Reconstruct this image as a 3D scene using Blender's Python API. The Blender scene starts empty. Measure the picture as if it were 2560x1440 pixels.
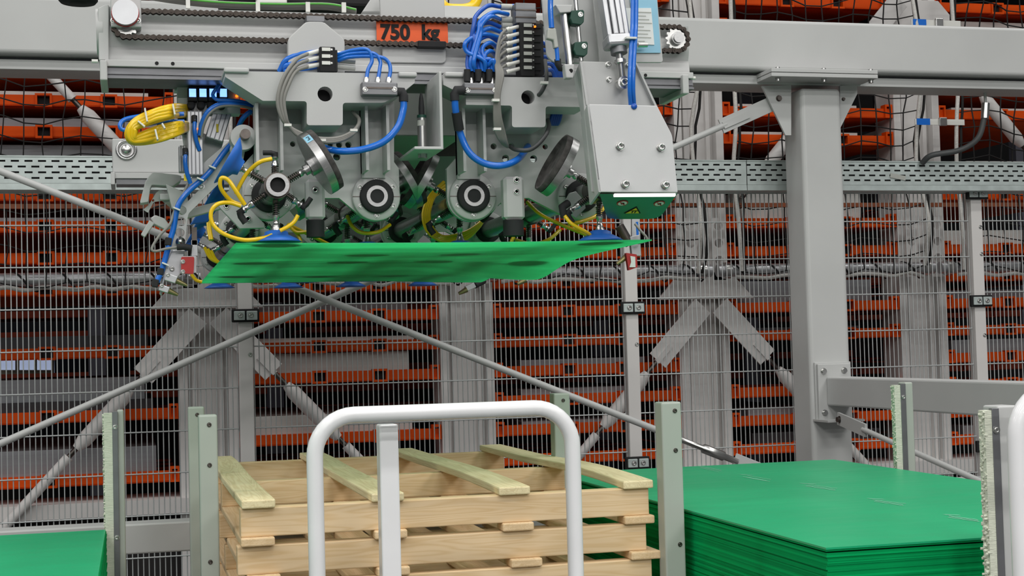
import bpy, math, random
from mathutils import Vector as V, Matrix, geometry
random.seed(7)
SC = bpy.context.scene
COL = SC.collection
# ------------------------------------------------------------------ camera
YAW, PIT, ROL, FPX = 0.25176, 0.04040, -0.02648, 3694.7
CAM = V((0, 0, 1.6))
fw = V((math.sin(YAW)*math.cos(PIT), math.cos(YAW)*math.cos(PIT), math.sin(PIT)))
rt = V((math.cos(YAW), -math.sin(YAW), 0)); up = rt.cross(fw)
rt, up = math.cos(ROL)*rt+math.sin(ROL)*up, -math.sin(ROL)*rt+math.cos(ROL)*up
cam = bpy.data.cameras.new('camera'); camo = bpy.data.objects.new('camera', cam); COL.objects.link(camo)
cam.sensor_width = 36; cam.lens = FPX/2560*36; cam.clip_start = .05; cam.clip_end = 100
camo.matrix_world = Matrix(((rt.x, up.x, -fw.x, CAM.x), (rt.y, up.y, -fw.y, CAM.y), (rt.z, up.z, -fw.z, CAM.z), (0, 0, 0, 1)))
SC.camera = camo
# ------------------------------------------------------------------ light
W = bpy.data.worlds.new('hall_air'); SC.world = W; W.use_nodes = True
W.node_tree.nodes['Background'].inputs[0].default_value = (.95, .98, 1, 1)
W.node_tree.nodes['Background'].inputs[1].default_value = .13
def overhead_lamp(x, y, e, sx=2.5, sy=.5, z=6.5):
    l = bpy.data.lights.new('overhead_lamp', 'AREA'); l.shape = 'RECTANGLE'; l.size = sx; l.size_y = sy; l.energy = e; l.color = (1, .985, .955)
    o = bpy.data.objects.new('overhead_lamp', l); COL.objects.link(o); o.location = (x, y, z)
for x in (-3, 1.5, 6):
    for y, e in ((-13, 480), (-7, 240), (-3, 140), (.5, 78), (3.2, 70), (6.0, 52)):  # farthest row behind the camera is added fill for the front faces
        overhead_lamp(x, y, e)
for y in (-1, 3.2):
    overhead_lamp(-7.5, y, 130)  # extra lamps added at the far left to brighten left-facing sides
SC.view_settings.view_transform = 'Standard'; SC.view_settings.look = 'None'
SC.view_settings.exposure = -.13; SC.view_settings.gamma = 1; SC.view_settings.use_curve_mapping = False
# ------------------------------------------------------------------ helpers
def at(px, py, Y):
    d = fw+rt*((px-1280)/FPX)-up*((py-720)/FPX)
    return CAM+d*(Y/d.y)
def atz(px, py, Z):
    d = fw+rt*((px-1280)/FPX)-up*((py-720)/FPX)
    return CAM+d*((Z-CAM.z)/d.z)
def pxm(Y): return Y/FPX          # metres per pixel at depth Y
def lin(c):
    return tuple(((v/255)/12.92 if v/255 <= .04045 else ((v/255+.055)/1.055)**2.4) for v in c)
MATS = {}
def mat(name, c, rough=.5, metal=0, var=.06, scale=6, bump=0, bscale=80, emit=None, trans=0, coat=0, stretch=None, spec=.5):
    m = bpy.data.materials.new(name); m.use_nodes = True; n = m.node_tree.nodes; l = m.node_tree.links
    b = n['Principled BSDF']; c = lin(c)
    b.inputs['Roughness'].default_value = rough; b.inputs['Metallic'].default_value = metal
    b.inputs['Coat Weight'].default_value = coat; b.inputs['Specular IOR Level'].default_value = spec
    tc = n.new('ShaderNodeTexCoord'); mp = n.new('ShaderNodeMapping'); l.new(tc.outputs['Object'], mp.inputs[0])
    if stretch: mp.inputs['Scale'].default_value = stretch
    nz = n.new('ShaderNodeTexNoise'); nz.inputs['Scale'].default_value = scale; nz.inputs['Detail'].default_value = 4
    l.new(mp.outputs[0], nz.inputs['Vector'])
    r = n.new('ShaderNodeValToRGB'); l.new(nz.outputs['Fac'], r.inputs[0])
    r.color_ramp.elements[0].position = .3; r.color_ramp.elements[1].position = .7
    r.color_ramp.elements[0].color = tuple(v*(1-var) for v in c)+(1,); r.color_ramp.elements[1].color = tuple(min(1, v*(1+var)) for v in c)+(1,)
    l.new(r.outputs[0], b.inputs['Base Color'])
    if bump:
        z = n.new('ShaderNodeTexNoise'); z.inputs['Scale'].default_value = bscale; l.new(mp.outputs[0], z.inputs['Vector'])
        bp = n.new('ShaderNodeBump'); bp.inputs['Strength'].default_value = bump; bp.inputs['Distance'].default_value = .003
        l.new(z.outputs['Fac'], bp.inputs['Height']); l.new(bp.outputs[0], b.inputs['Normal'])
    if emit:
        b.inputs['Emission Color'].default_value = lin(emit[0])+(1,); b.inputs['Emission Strength'].default_value = emit[1]
    if trans:
        t = n.new('ShaderNodeBsdfTranslucent'); l.new(r.outputs[0], t.inputs[0]); mx = n.new('ShaderNodeMixShader'); mx.inputs[0].default_value = trans
        l.new(b.outputs[0], mx.inputs[1]); l.new(t.outputs[0], mx.inputs[2]); l.new(mx.outputs[0], n['Material Output'].inputs[0])
    MATS[name] = m; return m
mat('paint_grey', (190, 191, 190), .42, var=.035, scale=3, bump=.04, bscale=300)
mat('paint_light', (186, 187, 186), .4, var=.03, scale=4, bump=.03, bscale=300)
mat('paint_post', (170, 177, 168), .42, var=.03, scale=5)
mat('paint_cover', (204, 204, 205), .42, var=.03, scale=4, bump=.03, bscale=300)
mat('paint_white', (232, 232, 234), .3, var=.03, scale=8, coat=.3)
mat('paint_rack', (216, 213, 211), .5, var=.05, scale=3)
mat('zinc', (190, 200, 198), .45, .3, var=.12, scale=14)
mat('wire_zinc', (196, 200, 200), .4, .35, var=.08, scale=10)
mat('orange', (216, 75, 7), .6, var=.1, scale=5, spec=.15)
mat('orange_shaded', (140, 44, 6), .7, var=.12, scale=5)  # darker copy of orange, dimness of the far row put into the colour
mat('sign_orange', (240, 92, 24), .5, var=.05, scale=30)
mat('deck_dark', (34, 31, 31), .7, var=.25, scale=4)
mat('load_grey', (138, 140, 144), .55, var=.07, scale=2, bump=.1, bscale=300, stretch=(1, 1, 30))
mat('load_pale', (196, 196, 192), .5, var=.05, scale=2, bump=.1, bscale=250, stretch=(1, 1, 30))
mat('load_lilac', (112, 110, 122), .5, var=.08, scale=2)
mat('load_dark', (44, 44, 48), .6, var=.2, scale=4)
mat('dark_wall', (26, 24, 25), .9, var=.2, scale=1)
mat('black', (16, 16, 18), .75, var=.2, scale=20)
mat('rubber', (30, 31, 33), .75, var=.2, scale=20)
mat('net_black', (26, 25, 25), .85, var=.2, scale=30)
mat('rope_white', (205, 203, 198), .9, var=.15, scale=120, bump=.5, bscale=200)
mat('floor_grey', (98, 98, 98), .6, var=.15, scale=1.5)
mat('steel', (196, 196, 194), .28, 1, var=.1, scale=20)
mat('steel_dark', (96, 90, 86), .38, 1, var=.3, scale=25)
mat('steel_brush', (178, 178, 178), .34, 1, var=.12, scale=60, stretch=(1, 1, 8))
mat('alu', (186, 187, 190), .38, .75, var=.08, scale=12)
mat('alu_dark', (120, 121, 124), .45, .7, var=.12, scale=12)
mat('chain', (62, 56, 52), .42, .8, var=.3, scale=60)
mat('blue_hose', (22, 108, 208), .3, var=.06, scale=10, coat=.3)
mat('blue_deep', (20, 82, 178), .35, var=.1, scale=10, coat=.2)
mat('cup_blue', (44, 112, 206), .42, var=.1, scale=14, trans=.12)
mat('yellow_hose', (238, 196, 12), .3, var=.06, scale=10, coat=.3)
mat('grey_cable', (132, 131, 126), .5, var=.06, scale=10)
mat('dark_cable', (70, 72, 73), .5, var=.1, scale=10)
mat('green_wire', (80, 170, 60), .5)
mat('white_plastic', (222, 222, 216), .4, var=.03)
mat('label_grey', (176, 178, 172), .6, var=.05, scale=40)
mat('clamp_green', (18, 66, 52), .5, var=.1, scale=20)
mat('red', (178, 40, 40), .5, var=.1, scale=30)
mat('brass', (150, 140, 100), .4, .9, var=.2, scale=30)
mat('brown', (128, 66, 34), .6, var=.2, scale=10)
mat('screen_blue', (120, 160, 255), .3, emit=((120, 165, 255), 2.2))
mat('led', (255, 110, 20), .3, emit=((255, 110, 20), 3))
mat('brush', (226, 230, 212), .9, var=.06, scale=60, bump=.9, bscale=260, stretch=(.2, .2, 5))
mat('paper', (226, 230, 228), .6, var=.02)
mat('film_blue', (136, 190, 214), .35, var=.05, scale=10)
mat('yellow', (236, 206, 24), .5, var=.03)
mat('window_pale', (210, 220, 235), .4, emit=((190, 205, 240), .5))
mat('cream', (196, 184, 164), .6, var=.05)
mat('disc_felt', (60, 58, 56), .9, var=.55, scale=45, bump=.8, bscale=60)
mat('scuff', (130, 208, 172), .6, var=.1, scale=60)
mat('metal_under', (120, 124, 120), .3, .9, var=.05, scale=20)  # darker and more metallic than the rest of the cover
mat('marker', (40, 40, 44), .6)
mat('emissive_white', (255, 255, 255), .4, emit=((255, 252, 245), 1.3))

def wood_mat(name, c1, c2, green=0):
    m = bpy.data.materials.new(name); m.use_nodes = True; n = m.node_tree.nodes; l = m.node_tree.links; b = n['Principled BSDF']
    b.inputs['Roughness'].default_value = .65
    tc = n.new('ShaderNodeTexCoord'); mp = n.new('ShaderNodeMapping'); l.new(tc.outputs['Generated'], mp.inputs[0])
    oi = n.new('ShaderNodeObjectInfo'); ad = n.new('ShaderNodeVectorMath'); ad.operation = 'ADD'
    sc = n.new('ShaderNodeVectorMath'); sc.operation = 'SCALE'; sc.inputs['Scale'].default_value = 9
    cb = n.new('ShaderNodeCombineXYZ'); l.new(oi.outputs['Random'], cb.inputs[0]); l.new(oi.outputs['Random'], cb.inputs[2]); l.new(oi.outputs['Random'], cb.inputs[1])
    l.new(cb.outputs[0], sc.inputs[0]); l.new(mp.outputs[0], ad.inputs[0]); l.new(sc.outputs[0], ad.inputs[1])
    mp.inputs['Scale'].default_value = (1.2, 1.2, .9)
    w = n.new('ShaderNodeTexNoise'); w.inputs['Scale'].default_value = 1.6; w.inputs['Detail'].default_value = 2; l.new(ad.outputs[0], w.inputs['Vector'])
    mu = n.new('ShaderNodeMath'); mu.operation = 'MULTIPLY'; mu.inputs[1].default_value = 14; l.new(w.outputs['Fac'], mu.inputs[0])
    fr = n.new('ShaderNodeMath'); fr.operation = 'PINGPONG'; fr.inputs[1].default_value = .5; l.new(mu.outputs[0], fr.inputs[0])
    r = n.new('ShaderNodeValToRGB'); l.new(fr.outputs[0], r.inputs[0])
    r.color_ramp.elements[0].color = lin(c2)+(1,); r.color_ramp.elements[1].color = lin(c1)+(1,)
    r.color_ramp.elements[0].position = 0; r.color_ramp.elements[1].position = .35
    n2 = n.new('ShaderNodeTexNoise'); n2.inputs['Scale'].default_value = 2.2; l.new(ad.outputs[0], n2.inputs['Vector'])
    mx = n.new('ShaderNodeMixRGB'); mx.blend_type = 'MULTIPLY'; mx.inputs[0].default_value = .35; l.new(r.outputs[0], mx.inputs[1])
    r2 = n.new('ShaderNodeValToRGB'); l.new(n2.outputs['Fac'], r2.inputs[0]); r2.color_ramp.elements[0].position = .35; r2.color_ramp.elements[0].color = (.72, .68, .6, 1); r2.color_ramp.elements[1].position = .6
    l.new(r2.outputs[0], mx.inputs[2]); l.new(mx.outputs[0], b.inputs['Base Color'])
    MATS[name] = m
wood_mat('wood', (230, 202, 162), (220, 188, 142))
wood_mat('wood_slat', (240, 226, 184), (226, 208, 162))
def green_mat(name, c, trans, streak):
    m = bpy.data.materials.new(name); m.use_nodes = True; n = m.node_tree.nodes; l = m.node_tree.links; b = n['Principled BSDF']
    b.inputs['Roughness'].default_value = .32; b.inputs['Specular IOR Level'].default_value = .36 if streak[2] < 10 else .15
    tc = n.new('ShaderNodeTexCoord'); mp = n.new('ShaderNodeMapping'); l.new(tc.outputs['Object'], mp.inputs[0]); mp.inputs['Scale'].default_value = streak
    z = n.new('ShaderNodeTexNoise'); z.inputs['Scale'].default_value = 3; z.inputs['Detail'].default_value = 5; l.new(mp.outputs[0], z.inputs['Vector'])
    r = n.new('ShaderNodeValToRGB'); l.new(z.outputs['Fac'], r.inputs[0]); c = lin(c)
    r.color_ramp.elements[0].position = .3; r.color_ramp.elements[0].color = tuple(v*.94 for v in c)+(1,)
    r.color_ramp.elements[1].position = .7; r.color_ramp.elements[1].color = tuple(min(1, v*1.06) for v in c)+(1,)
    oi = n.new('ShaderNodeObjectInfo'); mo = n.new('ShaderNodeMapRange'); mo.inputs[3].default_value = .72; mo.inputs[4].default_value = 1.12; l.new(oi.outputs['Random'], mo.inputs[0])
    hv = n.new('ShaderNodeHueSaturation'); l.new(r.outputs[0], hv.inputs['Color'])
    if not trans and streak[2] > 10: l.new(mo.outputs[0], hv.inputs['Value'])
    l.new(hv.outputs[0], b.inputs['Base Color'])
    z2 = n.new('ShaderNodeTexNoise'); z2.inputs['Scale'].default_value = 4; mp2 = n.new('ShaderNodeMapping'); mp2.inputs['Scale'].default_value = (1, 4, 1)
    l.new(tc.outputs['Object'], mp2.inputs[0]); l.new(mp2.outputs[0], z2.inputs['Vector'])
    mr = n.new('ShaderNodeMapRange'); mr.inputs[3].default_value = .3; mr.inputs[4].default_value = .5; l.new(z2.outputs['Fac'], mr.inputs[0]); l.new(mr.outputs[0], b.inputs['Roughness'])
    if streak[2] > 10:
        for k in list(b.inputs['Roughness'].links): l.remove(k)
        b.inputs['Roughness'].default_value = .75; b.inputs['Specular IOR Level'].default_value = .04
    if trans:
        t = n.new('ShaderNodeBsdfTranslucent'); l.new(r.outputs[0], t.inputs[0]); mx = n.new('ShaderNodeMixShader'); mx.inputs[0].default_value = trans
        l.new(b.outputs[0], mx.inputs[1]); l.new(t.outputs[0], mx.inputs[2]); l.new(mx.outputs[0], n['Material Output'].inputs[0])
    MATS[name] = m
green_mat('green_sheet', (6, 158, 88), 0, (1, .4, 60))
green_mat('green_top', (20, 170, 114), 0, (1, .3, 1))
green_mat('green_film', (120, 238, 182), .8, (1, 3, 1))

class M:
    def __init__(s): s.v = []; s.f = []; s.s = []
    def add(s, vs, fs, smooth=False):
        o = len(s.v); s.v += [V(p) for p in vs]; s.f += [tuple(i+o for i in f) for f in fs]; s.s += [smooth]*len(fs); return s
    def box(s, a, b):
        x0, y0, z0 = a; x1, y1, z1 = b
        return s.add([(x0, y0, z0), (x1, y0, z0), (x1, y1, z0), (x0, y1, z0), (x0, y0, z1), (x1, y0, z1), (x1, y1, z1), (x0, y1, z1)],
                     [(0, 3, 2, 1), (4, 5, 6, 7), (0, 1, 5, 4), (1, 2, 6, 5), (2, 3, 7, 6), (3, 0, 4, 7)])
    def obox(s, c, u, v, w):      # centre and half vectors
        c, u, v, w = V(c), V(u), V(v), V(w)
        if u.cross(v).dot(w) < 0: w = -w
        return s.add([c-u-v-w, c+u-v-w, c+u+v-w, c-u+v-w, c-u-v+w, c+u-v+w, c+u+v+w, c-u+v+w],
                     [(0, 3, 2, 1), (4, 5, 6, 7), (0, 1, 5, 4), (1, 2, 6, 5), (2, 3, 7, 6), (3, 0, 4, 7)])
    def bar(s, p, q, w, h, side=V((0, 1, 0))):   # rectangular bar from p to q, w across in plane, h along side
        p, q = V(p), V(q); d = q-p; n = d.normalized(); side = V(side); side = (side-n*side.dot(n)).normalized(); c = n.cross(side)
        return s.obox((p+q)/2, d/2, c*w/2, side*h/2)
    def cyl(s, p, q, r, r2=None, n=16, cap=True):
        p, q = V(p), V(q); r2 = r if r2 is None else r2; d = (q-p).normalized()
        a = d.orthogonal().normalized(); b = d.cross(a); vs = []
        for i in range(n):
            t = 2*math.pi*i/n; k = a*math.cos(t)+b*math.sin(t); vs += [p+k*r, q+k*r2]
        s.add(vs, [(2*i, 2*((i+1) % n), 2*((i+1) % n)+1, 2*i+1) for i in range(n)], True)
        if cap:
            s.add([vs[2*i] for i in range(n)], [tuple(range(n-1, -1, -1))]); s.add([vs[2*i+1] for i in range(n)], [tuple(range(n))])
        return s
    def pipe(s, p, q, ro, ri, n=24):
        p, q = V(p), V(q); d = (q-p).normalized(); a = d.orthogonal().normalized(); b = d.cross(a); vs = []
        for i in range(n):
            t = 2*math.pi*i/n; k = a*math.cos(t)+b*math.sin(t); vs += [p+k*ro, q+k*ro, q+k*ri, p+k*ri]
        for i in range(n):
            pass
        o = lambda i, j: 4*(i % n)+j
        s.add(vs, [(o(i, 0), o(i+1, 0), o(i+1, 1), o(i, 1)) for i in range(n)]+[(o(i, 2), o(i+1, 2), o(i+1, 3), o(i, 3)) for i in range(n)], True)
        s.add(vs, [(o(i, 1), o(i+1, 1), o(i+1, 2), o(i, 2)) for i in range(n)]+[(o(i, 3), o(i+1, 3), o(i+1, 0), o(i, 0)) for i in range(n)])
        return s
    def lathe(s, p, d, prof, n=24):   # prof: (radius, distance along d)
        p, d = V(p), V(d).normalized(); a = d.orthogonal().normalized(); b = d.cross(a); vs = []
        for r, h in prof:
            for i in range(n):
                t = 2*math.pi*i/n; vs.append(p+d*h+(a*math.cos(t)+b*math.sin(t))*r)
        fs = []
        for j in range(len(prof)-1):
            for i in range(n): fs.append((j*n+i, j*n+(i+1) % n, (j+1)*n+(i+1) % n, (j+1)*n+i))
        s.add(vs, fs, True)
        if prof[0][0] > 0: s.add(vs[:n], [tuple(range(n-1, -1, -1))])
        if prof[-1][0] > 0: s.add(vs[-n:], [tuple(range(n))])
        return s
    def tube(s, pts, r, n=8, cap=True, closed=False):
        pts = [V(p) for p in pts]; m = len(pts); T = []
        for i in range(m):
            T.append((pts[min(i+1, m-1)]-pts[max(i-1, 0)]).normalized())
        a = T[0].orthogonal().normalized(); vs = []
        for i in range(m):
            a = (a-T[i]*a.dot(T[i])).normalized(); b = T[i].cross(a)
            rr = r[i] if isinstance(r, (list, tuple)) else r
            for k in range(n):
                t = 2*math.pi*k/n; vs.append(pts[i]+(a*math.cos(t)+b*math.sin(t))*rr)
        fs = [(i*n+k, i*n+(k+1) % n, (i+1)*n+(k+1) % n, (i+1)*n+k) for i in range(m-1) for k in range(n)]
        s.add(vs, fs, True)
        if cap: s.add(vs[:n], [tuple(range(n-1, -1, -1))]); s.add(vs[-n:], [tuple(range(n))])
        return s
    def spring(s, p, q, r, w, turns, n=5):
        p, q = V(p), V(q); d = q-p; u = d.normalized(); a = u.orthogonal().normalized(); b = u.cross(a); k = turns*10
        return s.tube([p+d*(i/k)+(a*math.cos(i*.2*math.pi)+b*math.sin(i*.2*math.pi))*r for i in range(k+1)], w, n)
    def plate(s, pts, Y, t, holes=()):   # outline and hole loops in world (x,z), front face at Y, thickness t backwards
        loops = [list(pts)]+[list(h) for h in holes]
        def area(l): return sum(l[i][0]*l[(i+1) % len(l)][1]-l[(i+1) % len(l)][0]*l[i][1] for i in range(len(l)))
        if area(loops[0]) < 0: loops[0].reverse()
        for h in loops[1:]:
            if area(h) > 0: h.reverse()
        flat = [p for l in loops for p in l]; n = len(flat)
        tris = geometry.tessellate_polygon([[V((p[0], p[1], 0)) for p in l] for l in loops]) if holes else [tuple(range(n))]
        vs = [V((p[0], Y, p[1])) for p in flat]+[V((p[0], Y+t, p[1])) for p in flat]
        fs = []
        for f in tris:
            f = list(f)
            if area([flat[i] for i in f]) < 0: f.reverse()
            fs.append(tuple(f)); fs.append(tuple(i+n for i in reversed(f)))
        o = 0
        for l in loops:
            k = len(l)
            for i in range(k): a, b = o+i, o+(i+1) % k; fs.append((b, a, a+n, b+n))
            o += k
        return s.add(vs, fs)
WL = {}
def link(o, parent, loc):
    COL.objects.link(o)
    if parent is not None:
        o.parent = parent; o.location = V(loc)-WL[parent.name]
    else: o.location = loc
    WL[o.name] = V(loc); return o
def tags(o, label=None, cat=None, group=None, kind=None):
    if label: o['label'] = label
    if cat: o['category'] = cat
    if group: o['group'] = group
    if kind: o['kind'] = kind
    return o
def thing(name, label, cat, loc=(0, 0, 0), group=None, kind=None):
    o = bpy.data.objects.new(name, None); o.empty_display_size = .05; link(o, None, V(loc)); return tags(o, label, cat, group, kind)
def mesh_of(name, m, mt, origin):
    me = bpy.data.meshes.new(name); me.from_pydata([p-origin for p in m.v], [], m.f)
    me.polygons.foreach_set('use_smooth', m.s); me.update(); me.materials.append(MATS[mt]); return me
def ob(name, m, mt, parent=None, label=None, cat=None, group=None, kind=None, bev=0, base=False, seg=2):
    xs = [p.x for p in m.v]; ys = [p.y for p in m.v]; zs = [p.z for p in m.v]
    c = V(((min(xs)+max(xs))/2, (min(ys)+max(ys))/2, min(zs) if parent is None else (min(zs)+max(zs))/2))
    o = bpy.data.objects.new(name, mesh_of(name, m, mt, c)); link(o, parent, c)
    if bev:
        b = o.modifiers.new('bevel', 'BEVEL'); b.width = bev; b.segments = seg; b.limit_method = 'ANGLE'; b.angle_limit = math.radians(40)
    return tags(o, label, cat, group, kind)
def inst(name, me, loc, parent=None, rot=None, label=None, cat=None, group=None, kind=None):
    o = bpy.data.objects.new(name, me); link(o, parent, V(loc))
    if rot is not None: o.rotation_euler = rot
    return tags(o, label, cat, group, kind)
def smooth(pts, k=6):      # Catmull-Rom
    pts = [V(p) for p in pts]; out = []
    P = [pts[0]*2-pts[1]]+pts+[pts[-1]*2-pts[-2]]
    for i in range(1, len(P)-2):
        a, b, c, d = P[i-1], P[i], P[i+1], P[i+2]
        for j in range(k):
            t = j/k; out.append(.5*((2*b)+(c-a)*t+(2*a-5*b+4*c-d)*t*t+(3*b-a-3*c+d)*t**3))
    return out+[pts[-1]]
def fillet(pts, r, k=5):   # rounded 2d polygon; r one value or list
    out = []; n = len(pts)
    for i in range(n):
        rr = r[i] if isinstance(r, (list, tuple)) else r
        p = V(pts[i]); a = V(pts[i-1])-p; b = V(pts[(i+1) % n])-p
        rr = min(rr, a.length*.48, b.length*.48)
        if rr <= 1e-5: out.append(tuple(p)); continue
        A = p+a.normalized()*rr; B = p+b.normalized()*rr
        for j in range(k+1):
            t = j/k; q = A*(1-t)**2+p*2*t*(1-t)+B*t*t; out.append(tuple(q))
    return out
def circ(c, r, n=20): return [(c[0]+r*math.cos(2*math.pi*i/n), c[1]+r*math.sin(2*math.pi*i/n)) for i in range(n)]
def pz(pts, Y): return [(q.x, q.z) for q in (at(a, b, Y) for a, b in pts)]
def pplate(m, pts, Y, t, holes=(), r=0):     # pixel outline on the plane at depth Y; holes (px,py,radius px)
    o = pz(pts, Y)
    if r: o = fillet(o, [v*pxm(Y) for v in r] if isinstance(r, (list, tuple)) else r*pxm(Y))
    hs = []
    for h in holes:
        if isinstance(h, tuple) and len(h) == 3 and not isinstance(h[0], tuple):
            c = at(h[0], h[1], Y); hs.append(circ((c.x, c.z), h[2]*pxm(Y)))
        else: hs.append(pz(h, Y))
    return m.plate(o, Y, t, hs)
def pbox(m, x0, y0, x1, y1, Y, t):           # axis aligned box, front face seen between pixel corners at depth Y
    a = at(x0, y1, Y); b = at(x1, y0, Y); return m.box((a.x, Y, a.z), (b.x, Y+t, b.z))
def screw(parent, p, d=V((0, -1, 0)), r=.008, h=.008, name='bolt', mt='steel', hexa=False):
    m = M(); p = V(p); d = V(d).normalized()
    if hexa: m.cyl(p, p+d*.002, r*1.25, n=16); m.cyl(p, p+d*h, r, n=6)
    else: m.cyl(p, p+d*.002, r*1.35, n=16); m.lathe(p, d, [(r, 0), (r, h), (r*.55, h), (r*.5, h*.4)], 12)
    return ob(name, m, mt, parent)
def pscrew(parent, px, py, Y, rp=8, h=.008, **k): return screw(parent, at(px, py, Y), r=rp*pxm(Y), h=h, **k)
def hose(name, pts, r, mt, label, cat='hose', group=None, k=6, n=8, parent=None):
    return ob(name, M().tube(smooth(pts, k), r, n), mt, parent, label if parent is None else None, cat if parent is None else None, group)
def ph(name, pts, r, mt, label, **kw): return hose(name, [at(*p) for p in pts], r, mt, label, **kw)
ORD = ['first', 'second', 'third', 'fourth', 'fifth', 'sixth', 'seventh', 'eighth', 'ninth', 'tenth', 'eleventh', 'twelfth', 'thirteenth', 'fourteenth', 'fifteenth', 'sixteenth', 'seventeenth', 'eighteenth', 'nineteenth', 'twentieth']
# ================================================================== SETTING
ob('floor', M().box((-7, -6, -.05), (13, 16, 0)), 'floor_grey', kind='structure', label='grey concrete hall floor')
ob('wall_back', M().box((-7, 15.2, 0), (13, 15.4, 6)), 'dark_wall', kind='structure', label='dark wall behind the storage rack')
# ---------------------------------------------------------------- storage rack
YR = 8.5; PITCH = 1.49; UW = .322
UX = [.243+PITCH*i for i in range(-1, 4)]        # left edge of each upright
UPL = ['left of the picture', 'first upright from the left', 'second upright from the left', 'third upright from the left', 'rightmost upright']
def upright(x, zn, i):
    nm = ['zeroth', 'first', 'second', 'third', 'fourth', 'fifth'][i]
    t = thing('rack_upright', f'wide light grey rack upright behind the mesh fence, {nm} from the left' if i else 'wide light grey rack upright just outside the left edge', 'rack upright', (x+UW/2, YR, 0), 'rack uprights')
    for sx in (x, x+UW-.05):
        ob('flange', M().box((sx, YR-.05, 0), (sx+.05, YR+.2, 4.3)), 'paint_rack', t, bev=.004)
    ob('web', M().box((x+.05, YR+.02, 0), (x+UW-.05, YR+.05, 4.3)), 'paint_rack', t)
    ob('ridge', M().box((x+.075, YR-.01, 0), (x+.1, YR+.02, 4.3)).box((x+UW-.1, YR-.01, 0), (x+UW-.075, YR+.02, 4.3)), 'paint_rack', t)
    for z in zn:
        ob('node_plate', M().plate([(x-.0, z+.03), (x+UW, z+.03), (x+UW+.15, z-.135), (x-.15, z-.135)], YR-.09, .03), 'paint_rack', t, bev=.003)
    for sx in (x+.03, x+UW-.11):       # ladder plates with round holes
        hs = [circ((sx+.04, 2.1+.105*k), .028, 14) for k in range(3)]
        ob('hole_plate', M().plate([(sx, 1.98), (sx+.08, 1.98), (sx+.08, 2.36), (sx, 2.36)], YR-.09, .012, hs), 'paint_rack', t)
    return t
ZN = 2.0
for i, x in enumerate(UX): upright(x, [ZN] if i in (1, 3) else [ZN+1.72] if i in (2, 4) else [], i)
upright(UX[4]+PITCH, [ZN], 5)
ob('rack_light_blocker', M().box((UX[0]-1.6, YR-.1, 4.3), (UX[4]+2.6, 14.6, 4.36)), 'deck_dark', kind='structure', label='unseen dark deck added to keep lamp light out of the rack')  # unseen cover added so overhead light does not reach into the rack
ob('ground_beam', M().box((UX[0]-1.6, YR-.12, .74), (UX[4]+2.6, YR+.3, .82)), 'paint_rack', None, 'long grey base beam under the rack cassettes', 'beam')
ob('rack_plinth', M().box((UX[0]-1.6, YR+.1, 0), (UX[4]+2.6, YR+.3, .74)), 'deck_dark', None, 'dark plinth below the grey rack base beam', 'plinth')
# cassettes
GAP0 = UW+.004; BW = PITCH-UW-.008
def cassette_meshes(depth, w, mt, tag):
    h = .062; m = M(); p1, p2 = .40*w, .70*w
    for a, b in ((0, p1-.045), (p1+.045, p2-.045), (p2+.045, w)):
        m.box((a, 0, 0), (b, .04, h))
    m.box((0, 0, 0), (w, .05, .008)); m.box((0, .04, .0), (w, .05, h))
    beam = mesh_of('front_beam_'+tag, m, mt, V((0, 0, 0)))
    m = M(); m.plate([(-.045, -.004), (.045, -.004), (.045, .07), (-.045, .07)], -.012, .05, [[(-.033, .008), (-.033, .058), (.033, .058), (.033, .008)]])
    pocket = mesh_of('pocket_'+tag, m, mt, V((0, 0, 0)))
    hole = mesh_of('pocket_hole_'+tag, M().box((-.033, .03, .008), (.033, .036, .058)), 'black', V((0, 0, 0)))
    m = M(); m.box((.01, .05, .0), (w-.01, depth, .012))
    for k in range(1, 5): m.box((.01, depth*k/5, .012), (w-.01, depth*k/5+.04, .035))
    deck = mesh_of('deck_'+tag, m, mt, V((0, 0, 0)))
    m = M(); m.plate([(0, 0), (.05, 0), (.05, .085), (0, .085)], -.02, .06, [[(.01, .012), (.01, .072), (.04, .072), (.04, .012)]])
    lug = mesh_of('end_lug_'+tag, m, mt, V((0, 0, 0)))
    m = M(); m.box((.012, .05, .012), (w-.012, depth-.02, .02))
    liner = mesh_of('liner_'+tag, m, 'deck_dark', V((0, 0, 0)))
    return beam, pocket, hole, deck, lug, liner, p1, p2
CF = cassette_meshes(1.7, BW, 'orange', 'front'); CR = cassette_meshes(1.2, BW, 'orange_shaded', 'rear')
BAYN = ['leftmost rack bay', 'second rack bay from the left', 'third rack bay from the left', 'fourth rack bay from the left', 'rightmost rack bay']
def cassette(C, x, y, z, label, group, detail=True):
    t = thing('storage_cassette', label, 'cassette', (x, y, z), group)
    inst('front_beam', C[0], (x, y, z), t); inst('deck', C[3], (x, y, z), t); inst('liner', C[5], (x, y, z), t)
    if detail:
        for p in (C[6], C[7]):
            q = inst('pocket', C[1], (x+p, y, z), t); inst('pocket_hole', C[2], (x+p, y, z), q, label='black opening')
        inst('end_lug', C[4], (x+BW-.05, y, z), t); inst('end_lug', C[4], (x, y, z), t)
    return t
LV = lambda k: .935+.1745*k-.03
bays = {0: (0, 2, 4, 6, 7, 8, 9, 11, 12, 13, 16), 1: (0, 1, 3, 4, 5, 6, 7, 8, 9, 12, 13, 16), 2: (0, 1, 2, 3, 4, 5, 6, 7, 8, 9, 12, 16), 3: (0, 1, 2, 4, 5, 7, 8, 11, 12, 15, 16), 4: (0, 1, 2, 3, 4, 5, 6, 7, 9, 12, 13, 15, 16)}
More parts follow.
